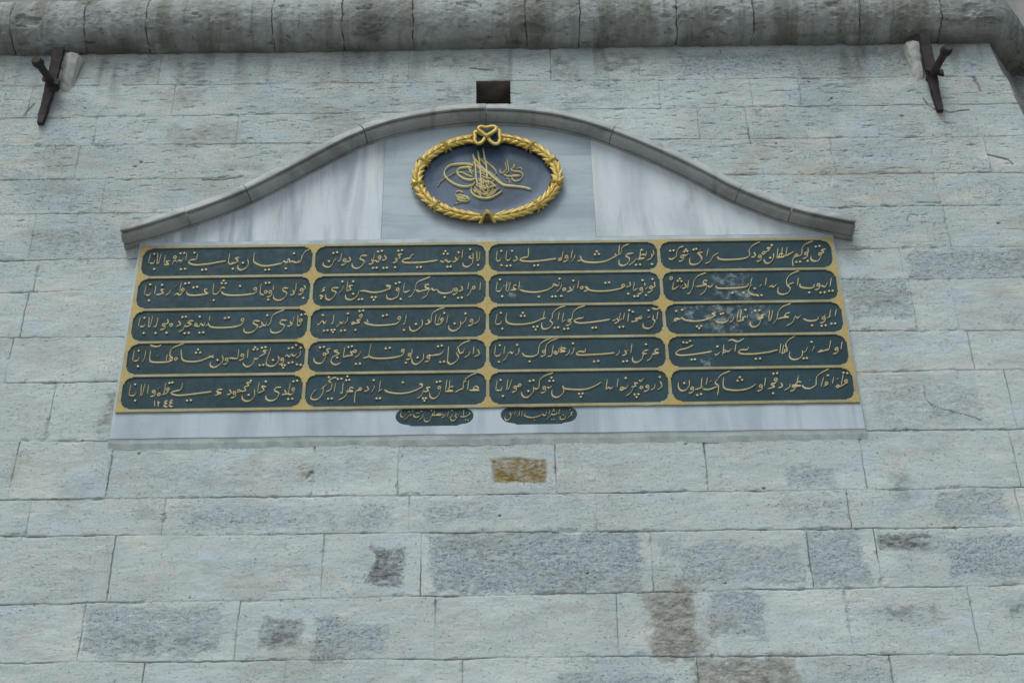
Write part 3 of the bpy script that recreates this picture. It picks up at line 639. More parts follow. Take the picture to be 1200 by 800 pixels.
T[1, 1] = (368, 315, "s 1116 90 1110 147;o 1070 128;s 1080 135 1055 140 1045 165 1022 187;s 1037 90 1030 142;s 1000 115 985 140;k 985 118;d 965 195 990 193;v 950 142;s 932 128 925 155 880 166 840 160 828 140;d 875 190;s 825 140 800 147 790 135 772 150;s 770 140 755 180 722 202;s 772 108 745 110 750 128 772 135 720 150 700 152 682 142;s 780 55 730 75 690 95 675 145 655 180 632 192;s 642 145 620 157 598 155;s 607 95 598 152;d 580 202;d 548 98 572 92;o 560 140;s 572 145 560 187 520 206 490 198 488 172;s 518 118 485 115 512 132 450 155 390 160 340 150 308 152;d 388 190 412 190 400 208;d 300 205 322 203;s 302 145 290 182 250 209 215 200 212 172;d 262 168;d 262 85;s 262 115 235 118 247 140 218 152;s 227 85 220 150;d 190 85;s 197 115 190 140 168 167;s 167 130 130 130 120 145 148 160 130 192 105 211 80 200 80 172;s 80 125 60 137 70 147 48 155;d 45 180 55 185 48 198")
T[2, 1] = (364, 352, "s 1132 113 1125 140 1092 162;v 1078 138;d 1037 88;s 1042 110 1035 140 1008 162;s 1005 140 1000 182 960 206 930 195 925 168;d 965 155;s 922 95 910 157;d 895 85;o 880 130;s 890 138 860 162 835 162;s 872 95 850 155;s 842 95 832 160;s 900 48 850 65 815 92 805 145 785 152;k 785 128;s 747 130 745 172 700 206 670 200 662 172;d 705 158;s 642 95 632 152 618 162;d 625 198;o 595 120;s 605 125 580 155 520 166 440 169 385 160 360 148;d 485 103 510 98;s 378 128 385 150;d 328 72 352 68;o 338 105;s 348 112 330 140;s 335 130 310 135 327 150 278 157;o 285 155;d 300 198;d 250 88;s 252 110 245 140 222 162;s 225 138 210 157 195 145;s 200 145 190 167 172 182;d 205 203 230 200;s 157 95 150 152 138 157;d 140 198 160 196 150 212;d 82 98;s 112 130 95 157 80 140 58 162 45 163;d 90 203 113 200")
T[3, 1] = (362, 390, "s 1130 113 1142 145 1108 162;s 1107 90 1100 147;s 1077 125 1070 150 1042 167;s 1080 52 1035 70 1000 97 990 117;s 1000 100 1010 137 1037 128;s 1042 105 1030 142;s 1000 120 985 142;s 990 140 1002 167 980 197 950 211 930 197 930 170 937 90;s 907 118 890 137 870 147 845 150 822 157;d 865 90 890 85;d 880 195 905 192;v 800 163;s 825 155 800 150;s 767 140 765 177 725 211 695 202 690 172;d 728 165;s 692 108 690 142;v 675 148;d 650 200;o 630 120;s 640 125 620 155 540 171 450 173 405 160 405 140 417 75;d 515 105 542 100;s 405 162 385 166 362 172;s 347 122 335 150 308 167;d 315 208 342 206;d 265 95 288 90;o 310 125;s 312 130 280 130 292 150 255 157 228 167;s 242 95 230 165;s 197 118 170 125 202 140 160 165 150 197 180 216 215 200;d 190 165;d 75 98 100 94;s 147 108 120 115 132 135 103 152;o 105 145;s 115 150 95 197 60 206 38 192 35 168")
T[4, 1] = (360, 430, "s 1150 145 1130 130 1112 150 1152 157 1085 158;s 1082 90 1075 157;s 1140 40 1090 60 1055 88 1045 105;s 1067 95 1048 108 1045 150;s 1047 145 1025 152 1010 160 988 172;s 982 133 960 135 945 155 977 162 925 167;s 937 85 925 165;s 957 90 950 152;d 868 100 890 96;o 885 140;s 897 145 880 192 850 213 825 202 820 172;s 827 138 800 140 812 160 778 167;s 780 150 765 192 737 212;d 775 210 795 208 785 225;s 777 118 755 115 772 132 700 167 620 179 545 170 518 153;d 640 102;s 492 95 482 162;s 502 150 475 167;d 465 210 488 208;d 445 88;s 452 125 445 150 428 172;k 400 130;o 355 150;s 365 155 330 162 320 192 318 242;s 312 143 290 140 285 157 307 165 262 167;s 275 150 255 197 212 222;d 270 62;d 262 88 282 86;s 242 105 235 172 222 172;d 205 80 230 78;s 192 110 180 172;s 167 110 160 150 128 167;d 145 68;s 197 70 165 77;s 177 75 145 92 162 107;d 140 212 165 210;s 132 118 105 140 93 152;s 110 140 100 187 65 219 28 215 30 188 62 148")
T[0, 2] = (572, 278, "s 1105 90 1110 117 1088 137;s 1095 110 1095 140 1062 157;d 1097 180;d 1030 85;s 1062 95 1055 132;s 1057 120 1025 120 1015 142 1047 142 998 152;s 1022 85 1015 142;d 990 185 1018 183;s 1000 140 975 167 942 192;s 972 110 935 115 925 130 948 147 930 182 900 193 878 182 878 152;s 945 48 910 62 888 88;s 880 55 875 112;s 902 85 885 112 868 122;s 870 120 840 137 790 161 720 171 650 166 618 148;s 857 122 850 112;d 715 115 742 113 728 95;k 615 128;s 582 118 575 145 557 167;s 565 85 555 147;v 525 133;s 502 95 490 152 468 157;o 482 150;s 457 145 380 156 300 164 230 161 215 148 240 138 268 130 270 75;d 310 190 335 188;k 185 128;d 160 92;s 157 133 140 157 122 152;s 127 90 118 152;d 125 192 150 190;d 88 92;d 90 188;s 87 138 75 160 55 158;s 62 90 53 158")
T[1, 2] = (572, 314, "d 1100 75;s 1112 95 1117 125 1100 132;v 1090 133;d 1035 82;s 1047 100 1052 122;v 1025 143;d 1058 182;s 1072 128 1050 147;s 982 95 970 152;s 1002 138 972 157;d 980 190 1003 188;s 947 95 952 120 922 132;d 938 173;o 905 120;s 915 125 880 142 800 156 720 157 680 150 648 128;d 785 100 810 97;k 658 124;o 628 135;s 607 85 600 142;d 570 85;s 577 113 565 150 538 157;k 545 128;o 510 145;d 478 72;s 492 110 485 137 457 167;d 430 192 452 190;d 490 188;s 482 95 465 122 440 110 428 132;s 452 113 400 147 330 163 260 161 212 148;d 340 193;s 212 90 205 152;s 192 118 175 120 170 137 187 147 148 152;s 152 95 135 152 123 160;s 127 95 120 157;d 80 78;d 95 190;s 92 133 80 157 55 157;s 62 95 53 157")
T[2, 2] = (572, 350, "s 1137 85 1130 142;s 1097 65 1125 73 1150 66 1168 68;d 1075 78;s 1107 110 1105 140 1118 152 1095 192 1060 201 1038 187 1040 162;s 1087 118 1068 132;o 1020 130;s 1022 135 990 135 997 150 957 157;s 942 95 935 157;d 970 88;d 945 78;s 914 95 905 142;s 887 95 875 147;s 897 135 868 157;d 880 190 905 187;k 862 132;s 857 140 832 152;s 817 140 740 153 640 164 595 162 578 148 602 135 632 130 642 118;d 700 195 722 193;s 650 48 600 65 570 93 560 135 543 147;v 545 148;s 507 95 495 152;d 510 203 535 200;s 517 145 492 162;s 477 90 468 147;s 520 48 470 65 435 97 430 137;d 445 195 468 192;s 432 130 415 150 432 167 410 197 375 206 360 192 360 162;s 377 85 370 132;s 387 130 350 142;s 372 130 320 156 250 172 170 174 130 162 120 137 127 95;d 220 115 245 115 232 95;d 305 188 330 186 318 207;d 85 95;d 95 200;s 92 148 80 170 50 172;s 62 100 48 170")
T[3, 2] = (572, 388, "s 1142 123 1120 125 1120 142 1142 148 1098 157;s 1105 145 1090 182 1062 202;d 1057 88;s 1072 128 1045 135 1035 152 1062 152;s 1042 145 1030 187 1000 209 970 202 968 172;s 964 85 955 152;s 937 123 920 147;k 915 130;d 905 203 930 200;s 882 128 875 150 852 167;s 847 148 760 156 680 160 610 162 592 152 615 138 648 140 652 118;d 710 203 738 200;d 568 82;s 577 110 570 140 552 157;s 547 123 540 150 517 167;s 522 120 495 115 490 130 517 137 478 142;s 492 95 480 142;s 477 110 465 152 448 152;o 450 145;s 437 95 425 162 398 172;s 470 48 420 68 390 97 385 137;v 375 138;s 430 45 380 65 345 97 335 157;s 335 155 300 171 250 169 228 148;d 278 202;d 195 92;s 207 113 205 145 182 167;s 177 133 160 152 150 140 132 157;s 137 143 120 182 97 202;s 114 100 105 157;d 78 95;d 72 205;s 87 143 75 167 45 166;s 52 95 43 162")
T[4, 2] = (574, 428, "d 1138 78;s 1140 108 1152 142 1122 167;s 1107 128 1100 155 1077 167;v 1055 143;o 1015 150;s 1030 88 1015 107 998 100;s 992 123 970 120 977 140 948 147;s 962 143 945 182 912 207;d 970 195 995 193 983 212;d 910 85;s 927 133 910 157 893 150;o 885 155;s 897 165 868 167;s 860 90 852 147;s 827 143 810 157 795 150 778 167;s 787 95 778 167;s 747 115 700 142 640 162 560 164 500 157 488 138;d 598 190 622 188 610 210;s 492 140 494 182 460 213 430 212 415 192 418 162;d 400 105 425 103 413 82;s 417 138 400 152 383 147;v 365 153;s 425 52 370 72 335 102 330 152;s 332 150 310 162 298 152;d 268 105 292 100;s 292 145 290 182 250 216 220 207 212 178;d 258 172;o 200 135;s 202 142 182 147;v 170 148;s 147 95 130 152 116 167;s 122 95 113 167;d 72 98;d 88 205;s 82 143 75 167 42 168;s 50 100 40 168")
T[0, 3] = (774, 276, "d 1040 75 1065 70;s 1107 93 1080 100 1092 115 1068 127;o 1068 125;s 1078 130 1060 167 1030 173 1010 162 1008 138;s 987 85 990 117;v 975 123;d 985 170;s 1020 38 975 58 950 83 945 127 923 142;o 910 135;d 910 178 935 175;s 925 140 895 147 885 172 888 207;s 892 108 870 122 853 127;s 847 80 840 132;s 862 130 818 142;s 822 128 800 125 795 145 827 145 776 150;s 817 80 810 142;s 787 85 780 147;s 757 120 755 157 730 186 705 186 692 162;d 735 150;d 745 65;s 742 85 715 85 727 100 693 117;o 690 120;v 665 143;k 625 114;s 665 45 620 68 595 98 595 137 560 156 480 164 400 162 378 143;s 387 120 365 132 348 147;s 352 135 335 172 298 192;s 320 90 310 142;s 282 115 250 120 267 137 277 162 250 191 210 197 195 177 198 148;s 268 92 262 105;d 240 90 222 95;d 180 105 160 108 170 95;s 187 123 170 137 153 130;v 145 143;s 155 75 125 85 110 113 105 147;s 107 143 75 162 55 155;d 65 103 88 100")
T[1, 3] = (776, 310, "s 1132 90 1125 147;s 1107 120 1090 152 1070 145 1058 152;d 1118 178 1142 176;d 1060 188 1088 186;v 1045 138;s 1017 133 1010 157 960 160 925 150 923 128;d 985 187;s 912 90 905 142;s 915 45 865 65 835 98 835 142;s 882 123 855 132 840 142;s 835 140 857 162 840 192 800 202 775 187 778 152;s 767 133 745 152 730 145 712 157;s 697 90 692 142;s 667 133 648 152;d 640 208 665 205;s 602 88 590 137;s 602 135 583 152;s 590 150 578 177 600 202 645 206;d 620 160;s 577 128 565 150 500 159 420 162 370 160 360 143;d 545 190;d 470 190;s 342 138 320 152 303 145;s 302 140 285 182 252 207;s 302 113 280 110 275 127 297 137 252 147 228 152;s 295 58 245 75 215 108 205 152 185 192 167 197;s 177 108 170 162;k 150 128;s 137 138 118 162;s 112 143 90 162 66 166;d 105 110 128 112 118 95;s 75 122 68 175;o 60 95")
T[2, 3] = (780, 347, "s 1142 90 1135 137;s 1107 90 1095 147;s 1107 133 1078 152;d 1110 185 1135 183;s 1072 123 1058 142;v 1058 148;d 1045 198 1072 195;s 1027 138 1010 162 960 167 922 153;d 980 195;s 907 128 885 147 868 140;s 867 133 850 177 807 202;s 832 113 805 120 800 137 822 142 776 147 748 157;s 840 50 780 75 755 108 745 152 718 192;s 717 95 705 157 688 167;s 697 95 690 162;s 662 128 640 130 652 147 622 152;d 600 98 628 95;o 630 150;s 640 155 625 192 590 209 570 197 568 172;d 535 92;s 552 128 545 152;s 542 138 515 145 520 162 477 170;s 507 95 500 162;s 487 100 478 167;s 457 138 450 162 428 180;s 427 148 410 172 370 181 333 170;d 370 120 385 115;s 337 113 310 120 332 132 280 157 200 170 130 162 107 143;d 210 203 238 200 225 215;d 70 100 110 92;s 112 143 90 157 75 150 47 177;o 68 160")
T[3, 3] = (786, 384, "s 1147 95 1140 147;v 1110 143;s 1072 85 1060 142 1045 150 1020 157 982 167;s 1012 148 988 162;d 943 95;s 962 123 948 157;s 917 128 905 157 888 167;d 890 205 912 203;s 882 153 880 187 850 211 815 213 795 192 798 162;s 830 60 795 80 770 112 780 142;o 770 155;s 782 158 738 177;s 757 113 745 177;s 737 108 730 172;s 717 150 650 166 560 177 480 177 455 165 470 150 512 148 522 128;d 570 208 598 206;s 437 108 430 162;s 383 92 410 82 450 95 492 72;s 407 143 385 162 368 155;s 357 113 348 187;o 360 160;s 332 163 310 182 293 180;d 313 125;s 277 160 200 173 110 184 50 184 36 168 60 150 102 140 152 118;d 85 98 108 100;d 130 88;d 140 213 162 211")
T[4, 3] = (790, 424, "d 1135 72 1160 75;o 1150 130;s 1162 138 1120 162 1088 172;s 1132 83 1118 162;s 1100 108 1087 122;o 1095 165;s 1067 105 1060 147;d 1030 90;o 1020 145;s 1032 148 1000 167;s 1002 100 983 167;s 1035 50 985 75 955 103 950 157;s 952 155 910 179 870 173 856 153;s 912 118 905 132;s 852 138 825 135 815 157 847 162 792 167;s 832 95 820 157;v 800 163;s 777 148 770 172 737 192;k 715 140;d 665 78 690 75;o 680 120;s 692 128 665 152;s 682 143 650 150 672 167 627 182;d 663 210;s 612 105 605 167;v 580 163;s 547 150 500 179 430 192 360 187 330 167 332 105;d 425 125 455 120 440 102;s 375 62 320 85 290 117 275 142 297 165 290 227;s 287 168 230 187 188 182;s 250 123 238 137;s 222 105 215 157;s 187 105 180 177;d 155 222 180 215;s 192 168 160 182 138 187;v 120 178;s 102 123 100 162 75 191 45 192 28 167 30 138;d 68 142")
# two small cartouches, 12 zoomed pixels to one
TC = [(460, 473, "s 1075 125 1087 145 1060 165 1000 187 950 182;d 1030 225 1062 228;s 1002 90 1000 182;s 942 148 918 192;s 912 148 885 155 880 177 902 197 870 236 830 237 815 203;d 835 95;s 842 148 835 182 797 202;s 792 100 770 192;s 747 138 730 182 688 197;s 722 165 690 152;s 692 145 640 145 620 162 692 162;s 592 95 580 162;s 642 160 543 167;d 550 95;d 565 140;s 547 165 530 227 490 256 450 242 445 202;d 410 105;s 432 148 420 192 367 237;d 345 130 370 128;s 387 168 350 192 310 187 290 148;s 272 153 245 187;d 285 100;s 262 148 210 192 157 237;d 232 110;s 192 138 168 192;s 127 105 115 172 152 197"),
      (580, 471, "s 1102 143 1070 150 1082 177 1045 202;s 1077 173 1017 237;d 1057 105;s 992 193 985 232 950 246 920 237 915 198;d 960 180;s 907 105 900 182;s 872 138 855 177;d 815 125 835 120 825 95;s 882 163 830 182 788 165;s 802 168 770 202 722 257;s 772 115 760 177;s 727 125 715 182;s 722 183 690 192 680 175 652 187;s 657 185 600 207 520 221 440 207 408 178;d 555 250;s 432 148 403 207;d 800 245 830 243;s 387 120 375 202;s 347 125 338 207;s 332 168 308 217;s 287 125 276 192;s 232 148 210 160 227 187 210 237 170 256 140 237 145 197;s 262 148 238 167")]
NIB = math.radians(62)
LR = random.Random(5)
def pen(mb, P, sc, y_base, y_top, wmin=.75, wmax=2.5, per=5, taper=.45):
    """one reed stroke (photograph pixels) as a raised ribbon of stone"""
    P = np.array(catmull(P, per)); n = len(P)
    D = np.gradient(P, axis=0); L = np.hypot(D[:, 0], D[:, 1]) + 1e-6; D = D / L[:, None]
    ang = np.arctan2(-D[:, 1], D[:, 0])
    wd = wmin + (wmax - wmin) * np.abs(np.sin(ang - NIB)) ** 1.5
    wd = np.convolve(np.pad(wd, 2, 'edge'), np.ones(5) / 5, 'valid')
    cum = np.concatenate([[0], np.cumsum(np.hypot(*np.diff(P, axis=0).T))]); tot = cum[-1] + 1e-6
    e = np.minimum(cum, tot - cum) / 1.6
    wd = wd * sc * (taper + (1 - taper) * np.clip(e, 0, 1))
    N = np.column_stack([-D[:, 1], D[:, 0]])
    yt = y_top + LR.uniform(-.0012, .0012)
    a = wall_pts(P - N * wd[:, None] / 2, y_base); b = wall_pts(P + N * wd[:, None] / 2, y_base)
    dy = yt - y_base
    m1 = a + (b - a) * .20; m2 = a + (b - a) * .80; c = (a + b) / 2
    m1[:, 1] = yt - dy * .18; m2[:, 1] = yt - dy * .18; c[:, 1] = yt
    mb.rings([[tuple(a[i]), tuple(m1[i]), tuple(c[i]), tuple(m2[i]), tuple(b[i])] for i in range(n)], True, True)
def dot(mb, x, y, r, y_base, y_top):
    rot = LR.uniform(-.25, .25); yt = y_top + LR.uniform(-.001, .001)
    def ring(k, Y): return [tuple(q) for q in wall_pts([(x + k * r * math.cos(rot + math.pi * i / 2) * 1.05, y + k * r * math.sin(rot + math.pi * i / 2) * .92) for i in range(4)], Y)]
    mb.rings([ring(1, y_base), ring(.72, yt)], True, True)
def write(mb, spec, x0, y0, z, y_base, y_top, sc=1.0, ring_r=1.75, dot_r=1.75):
    P = lambda a: [(x0 + a[i] * z, y0 + a[i + 1] * z) for i in range(0, len(a), 2)]
    for tok in spec.split(';'):
        q = tok.split(); c = q[0]; a = [float(t) for t in q[1:]]
        if c == 's': pen(mb, P(a), sc, y_base, y_top)
        elif c == 'd':
            for (x, y) in P(a): dot(mb, x, y, dot_r * sc, y_base, y_top)
        elif c in 'ov':
            (x, y) = P(a)[0]; r = ring_r
            loop = [(x + r * .95 * math.cos(t), y + r * .8 * math.sin(t)) for t in np.linspace(.2, 2 * math.pi + .2, 9)]
            pen(mb, loop, sc * .85, y_base, y_top, per=2, taper=1)
            if c == 'v': pen(mb, [(x + r, y + r * .2), (x + r * .8, y + r * 2), (x - r * .8, y + r * 3.1), (x - r * 2.4, y + r * 3.3)], sc, y_base, y_top)
        elif c == 'k':
            (x, y) = P(a)[0]; pen(mb, [(x, y), (x + 1.9, y + 3.9), (x - .6, y + 5.6), (x - 3.2, y + 5.8)], sc, y_base, y_top)
VERSE = {(1, 3): 'panel with pale scuffed wear across its middle', (2, 3): 'panel with white scraped patches over its letters', (4, 0): 'panel with the small date beneath its line'}
for (i, j), (x0, x1, z0, z1) in sorted(boxes.items()):
    p = plate('text_panel', [[(x0 - .008, z0 - .008), (x1 + .008, z0 - .008), (x1 + .008, z1 + .008), (x0 - .008, z1 + .008)]], -.0325, -.024, M_PANEL, plaque, .0005)
    if (i, j) in VERSE: p['label'] = VERSE[i, j]
    mb = MB(); ox, oy, spec = T[i, j]
    write(mb, spec, ox, oy, .175, -.0320, -.0395)
    mb.build('lettering', M_LETT, p)
for (c, (ox, oy, spec)) in zip(cart, TC):
    cx, cz, hw, hh = c
    p = plate('signature_cartouche', [hexo(cx, cz, hw + .006, hh + .004)], -.0272, -.012, M_PANEL, plaque, .0005)
    mb = MB(); write(mb, spec, ox, oy, 1 / 12, -.0268, -.0335, .72, .9, 1.15); mb.build('lettering', M_LETT, p)

# ------------------------------------------------------------------ pediment: three tympanum slabs under a moulded hood of eight stones
ped = thing('pediment', 'curved marble pediment with projecting grey hood moulding above the green panels', 'pediment', (-0.12, -0.03, 6.40))
LIP = [(136, 271.5), (180, 259.5), (221, 246.4), (258, 233.5), (293.6, 218.7), (345, 193), (400, 163.7), (430, 150.5), (465, 139.5), (501, 132.5), (535, 128), (569, 126.5),
       (603, 127.4), (636, 130.5), (675, 138.5), (714, 151), (757, 168), (800, 187.5), (832, 204), (862, 219.4), (893, 232), (925, 243), (965, 252.5), (1005, 260)]
PJ = .150; RISE = .055
curve = wall_pts(LIP, -PJ); curve = np.array(catmull([(p[0], p[2] - RISE) for p in curve], 8))
keepc = np.concatenate([[True], np.diff(curve[:, 0]) > 1e-4]); curve = curve[keepc]
cxs = np.linspace(-2.505, 2.285, 420); czs = np.interp(cxs, curve[:, 0], curve[:, 1])
czs = np.convolve(np.pad(czs, 6, 'edge'), np.ones(13) / 13, 'valid')
def hood_z(x): return float(np.interp(x, cxs, czs))
slabz = 6.381
def tymp(xa, xb, y, mat):
    xg = np.linspace(xa, xb, 60); top = [(x, max(hood_z(x) + .02, slabz + .0005)) for x in xg if hood_z(x) + .02 > slabz + .004]
    L = [(top[0][0], slabz), (top[-1][0], slabz)] + top[::-1]
    return plate('tympanum_slab', [L], y, .02, mat, ped, .002)
j1 = wall_at(449, 220, -.03)[0]; j2 = wall_at(695.5, 220, -.03)[0]
tymp(-2.39, j1 - .0015, -.030, M_TYL); tymp(j1 + .0015, j2 - .0015, -.027, M_TYC); tymp(j2 + .0015, 2.145, -.031, M_TYR)
prof = [(.02, 0.0), (-.022, 0.0), (-.036, .001), (-.038, .010), (-.0385, .024), (-.046, .024), (-.0465, .012), (-.066, .013), (-.088, .017), (-.108, .025), (-.120, .036), (-.122, .044), (-.1225, .062), (-.132, .062), (-.1325, .050), (-.146, .050), (-PJ, .053), (-PJ + .001, .068), (-PJ + .030, .116), (-.02, .14), (.02, .14)]
tx = np.gradient(czs, cxs)
def frame(x):
    z = hood_z(x); s = float(np.interp(x, cxs, tx)); f = min(1, (x + 2.505) / .25, (2.285 - x) / .25); f = max(f, 0)
    nx, nz = -s * f, 1.0; l = math.hypot(nx, nz); return z, nx / l, nz / l
HJ = [-2.505] + [wall_at(px, py, -PJ)[0] for px, py in ((221, 246), (293, 218), (430, 150), (569.5, 126), (714, 151), (862, 219), (925, 243))] + [2.285]
hr_ = random.Random(9)
for k in range(8):
    a, b = HJ[k] + .0022, HJ[k + 1] - .0022
    dz = hr_.uniform(-.002, .002); dy = hr_.uniform(-.003, .003); R = []
    for x in np.linspace(a, b, max(12, int((b - a) / .025))):
        z, nx, nz = frame(x); q = []
        for jx_, (yy, hh) in enumerate(prof):
            wv = .0022 * (vnoise(np.array(x * 9), np.array(jx_ * .7 + k * 5), 41) - .5) * 2
            q.append((x + nx * hh, yy + (dy + wv if yy < -.05 else 0), z + nz * (hh + wv) + dz))
        R.append(q)
    mb = MB(); mb.rings(R); o = mb.build('hood_stone', M_HOOD, ped)

# ------------------------------------------------------------------ medallion
CXM = wall_at(571, 208, -.06)[0]; CZM = 6.852; RX, RZ = .472, .333
med = thing('medallion', 'oval slate-blue medallion with a gilded monogram inside a golden laurel wreath', 'medallion', (CXM, -.03, CZM - RZ))
mb = MB(); R = []
for rr_ in np.linspace(1, 0.02, 14):
    R.append([(CXM + (RX - .02) * rr_ * math.cos(t), -.030 - .016 * sstep(.80, 1.0, np.array(rr_)) - .003, CZM + (RZ - .02) * rr_ * math.sin(t)) for t in np.linspace(0, 2 * math.pi, 72, endpoint=False)])
R = [[(x, -.012, z) for (x, y, z) in R[0]]] + R
mb.rings(R); mb.build('oval_field', M_FIELD, med, smooth=True)
def ell(t): return np.array((CXM + RX * math.cos(t), -.058, CZM + RZ * math.sin(t)))
def elt(t):
    v = np.array((-RX * math.sin(t), 0, RZ * math.cos(t))); return v / np.linalg.norm(v)
OUT = np.array((0, -1.0, 0))
TR = .031
mb = MB(); R = []
for t in np.linspace(0, 2 * math.pi, 96, endpoint=False):
    T_ = elt(t); B = np.cross(T_, OUT)
    R.append([tuple(ell(t) + B * math.cos(a) * TR + OUT * math.sin(a) * TR * .8) for a in np.linspace(0, 2 * math.pi, 12, endpoint=False)])
n = 12; V = [p for r in R for p in r]
mb.add(V, [(i * n + j, i * n + (j + 1) % n, ((i + 1) % 96) * n + (j + 1) % n, ((i + 1) % 96) * n + j) for i in range(96) for j in range(n)])
wreath = mb.build('laurel_wreath', M_WRDK, med, smooth=True)
# arc length table from the foot of the oval upward on both sides
tt = np.linspace(-math.pi / 2, math.pi / 2, 600); sl_ = np.concatenate([[0], np.cumsum(np.hypot(np.diff(RX * np.cos(tt)), np.diff(RZ * np.sin(tt))))]); HALF = sl_[-1]
def t_at(s, side): t = float(np.interp(s, sl_, tt)); return t if side > 0 else math.pi - t
mb = MB(); wr = random.Random(4)
for side in (1, -1):
    ns = 20
    for k in range(ns):
        for a0, a1, off, wd0 in ((76, 22, 0, .0185), (104, 158, .35, .0185), (90, 90, .7, .014)):
            s0 = .02 + (k + off) * (HALF - .13) / ns; Lf = .100 + wr.uniform(-.008, .008); wdt = wd0 * (1 + wr.uniform(-.12, .12))
            if a0 == 90: Lf *= .85
            j0 = wr.uniform(-6, 6); rows_ = []
            for u in np.linspace(0, 1, 8):
                s = min(s0 + u * Lf, HALF - .02); t = t_at(s, side); T_ = elt(t) * side; B = np.cross(elt(t), OUT)
                al = math.radians(a0 + (a1 - a0) * u ** .9 + j0); e = B * math.cos(al) + OUT * math.sin(al) * .85
                wv = wdt * max(.06, math.sin(math.pi * min(1, .10 + .90 * u ** .85)) ** .75)
                da = math.radians((a1 - a0) * .9) * (TR + .01); dirv = T_ * Lf + np.cross(e, T_) * 0
                c = ell(t) + e * (TR + .001 + .010 * u ** 1.2)
                tan = np.array((-B[0] * math.sin(al), math.cos(al) * -.85, -B[2] * math.sin(al)))   # round the roll
                tan = tan / np.linalg.norm(tan); run = T_ * Lf + tan * math.radians(a1 - a0) * (TR + .01); run = run / np.linalg.norm(run)
                sv = np.cross(run, e); sv = sv / np.linalg.norm(sv)
                rows_.append([c + sv * wv - e * .011, c + sv * wv * .55 - e * .0005, c + e * .004, c - sv * wv * .55 - e * .0005, c - sv * wv - e * .011, c - e * .015])
            mb.rings([[tuple(p) for p in r] for r in rows_])
mb.build('laurel_leaves', M_WREA, wreath)
for px, py in ((522, 169), (496, 187), (488, 214), (510, 239), (632, 239), (655, 213), (646, 187), (623, 169)):
    q = wall_at(px, py, -.09); t = math.atan2((q[2] - CZM) / RZ, (q[0] - CXM) / RX)
    mb = MB()
    for tw in (1, -1):
        R = []
        for a in np.linspace(-.15, math.pi + .15, 14):
            tt_ = t + tw * .045 * (a / math.pi * 2 - 1); T_ = elt(tt_); B = np.cross(T_, OUT); e = B * math.cos(a) + OUT * math.sin(a) * .85
            c = ell(tt_) + e * (TR + .010); R.append([tuple(c - T_ * .008), tuple(c + e * .007), tuple(c + T_ * .008), tuple(c - e * .006)])
        mb.rings(R)
    mb.build('binding_band', M_WREA, wreath)
mb = MB()
for sx in (1, -1):                               # crossed tie at the foot
    R = []
    for u in np.linspace(0, 1, 8):
        x = CXM + sx * (-.004 + .052 * u); z = CZM - RZ + .05 - .10 * u; y = -.100 + .045 * abs(u - .45) - .004 * sx
        R.append([(x - .011, y, z), (x, y - .010, z), (x + .011, y, z), (x, y + .008, z)])
    mb.rings(R)
mb.build('crossed_tie', M_WREA, wreath)
def tube(mb, P, r, flat=1.0, per=6, closed=False, taper=0):
    P = np.array(catmull(P, per, closed)); m_ = len(P); R = []
    for i in range(m_):
        d = (P[(i + 1) % m_] - P[i - 1]) if closed else (P[min(i + 1, m_ - 1)] - P[max(i - 1, 0)])
        d = d / (np.linalg.norm(d) + 1e-9); s = np.cross(d, OUT); s = s / (np.linalg.norm(s) + 1e-9); e = np.cross(s, d)
        k = r * (1 - taper * abs(2 * i / (m_ - 1) - 1))
        R.append([tuple(P[i] + s * k * math.cos(a) + e * k * flat * math.sin(a)) for a in np.linspace(0, 2 * math.pi, 8, endpoint=False)])
    if closed:
        V = [p for q in R for p in q]; mb.add(V, [(i * 8 + j, i * 8 + (j + 1) % 8, ((i + 1) % m_) * 8 + (j + 1) % 8, ((i + 1) % m_) * 8 + j) for i in range(m_) for j in range(8)])
    else: mb.rings(R)
def bowpts(s, Y): 
    a = [float(t) for t in s.split()]; return [wall_at(540 + (615 + (a[i] - 615) * .95) * .05, 140 + (400 + (a[i + 1] - 400) * .93) * .05, Y) for i in range(0, len(a), 2)]
mb = MB()
tube(mb, bowpts('600 385 500 300 425 245 405 195 455 152 600 172 740 145 830 165 838 215 780 275 665 345 612 385', -.128), .0135, .6)
tube(mb, bowpts('590 385 480 345 360 275 305 310 318 400 312 500 365 575 450 572 525 505 572 420', -.118), .0135, .6)
tube(mb, bowpts('640 385 760 300 860 238 925 262 928 360 938 480 890 575 800 585 700 520 638 435', -.121), .0135, .6)
V = []; q = wall_at(540 + 615 * .05, 140 + 385 * .05, -.13)
R = [[(q[0] + .018 * math.sin(p) * math.cos(a), q[1] + .016 * math.sin(p) * math.sin(a), q[2] + .018 * math.cos(p)) for a in np.linspace(0, 2 * math.pi, 10, endpoint=False)] for p in np.linspace(.15, 3.0, 7)]
mb.rings(R)
tube(mb, bowpts('330 560 220 530 120 520', -.085), .012, .7); tube(mb, bowpts('900 545 1000 515 1090 480', -.085), .012, .7)
bow = mb.build('ribbon_bow', M_WREA, med, smooth=True)
back = [(w_[0], w_[2]) for w_ in bowpts('400 180 450 155 600 175 740 150 830 165 850 230 925 265 925 480 870 570 700 520 610 560 520 500 430 575 330 500 310 310 400 240', -.100)]
plate('dark_gap_plate', [back], -.100, -.03, M_PANEL, bow, .002)  # added dark plate standing in for the dark gap between the loops
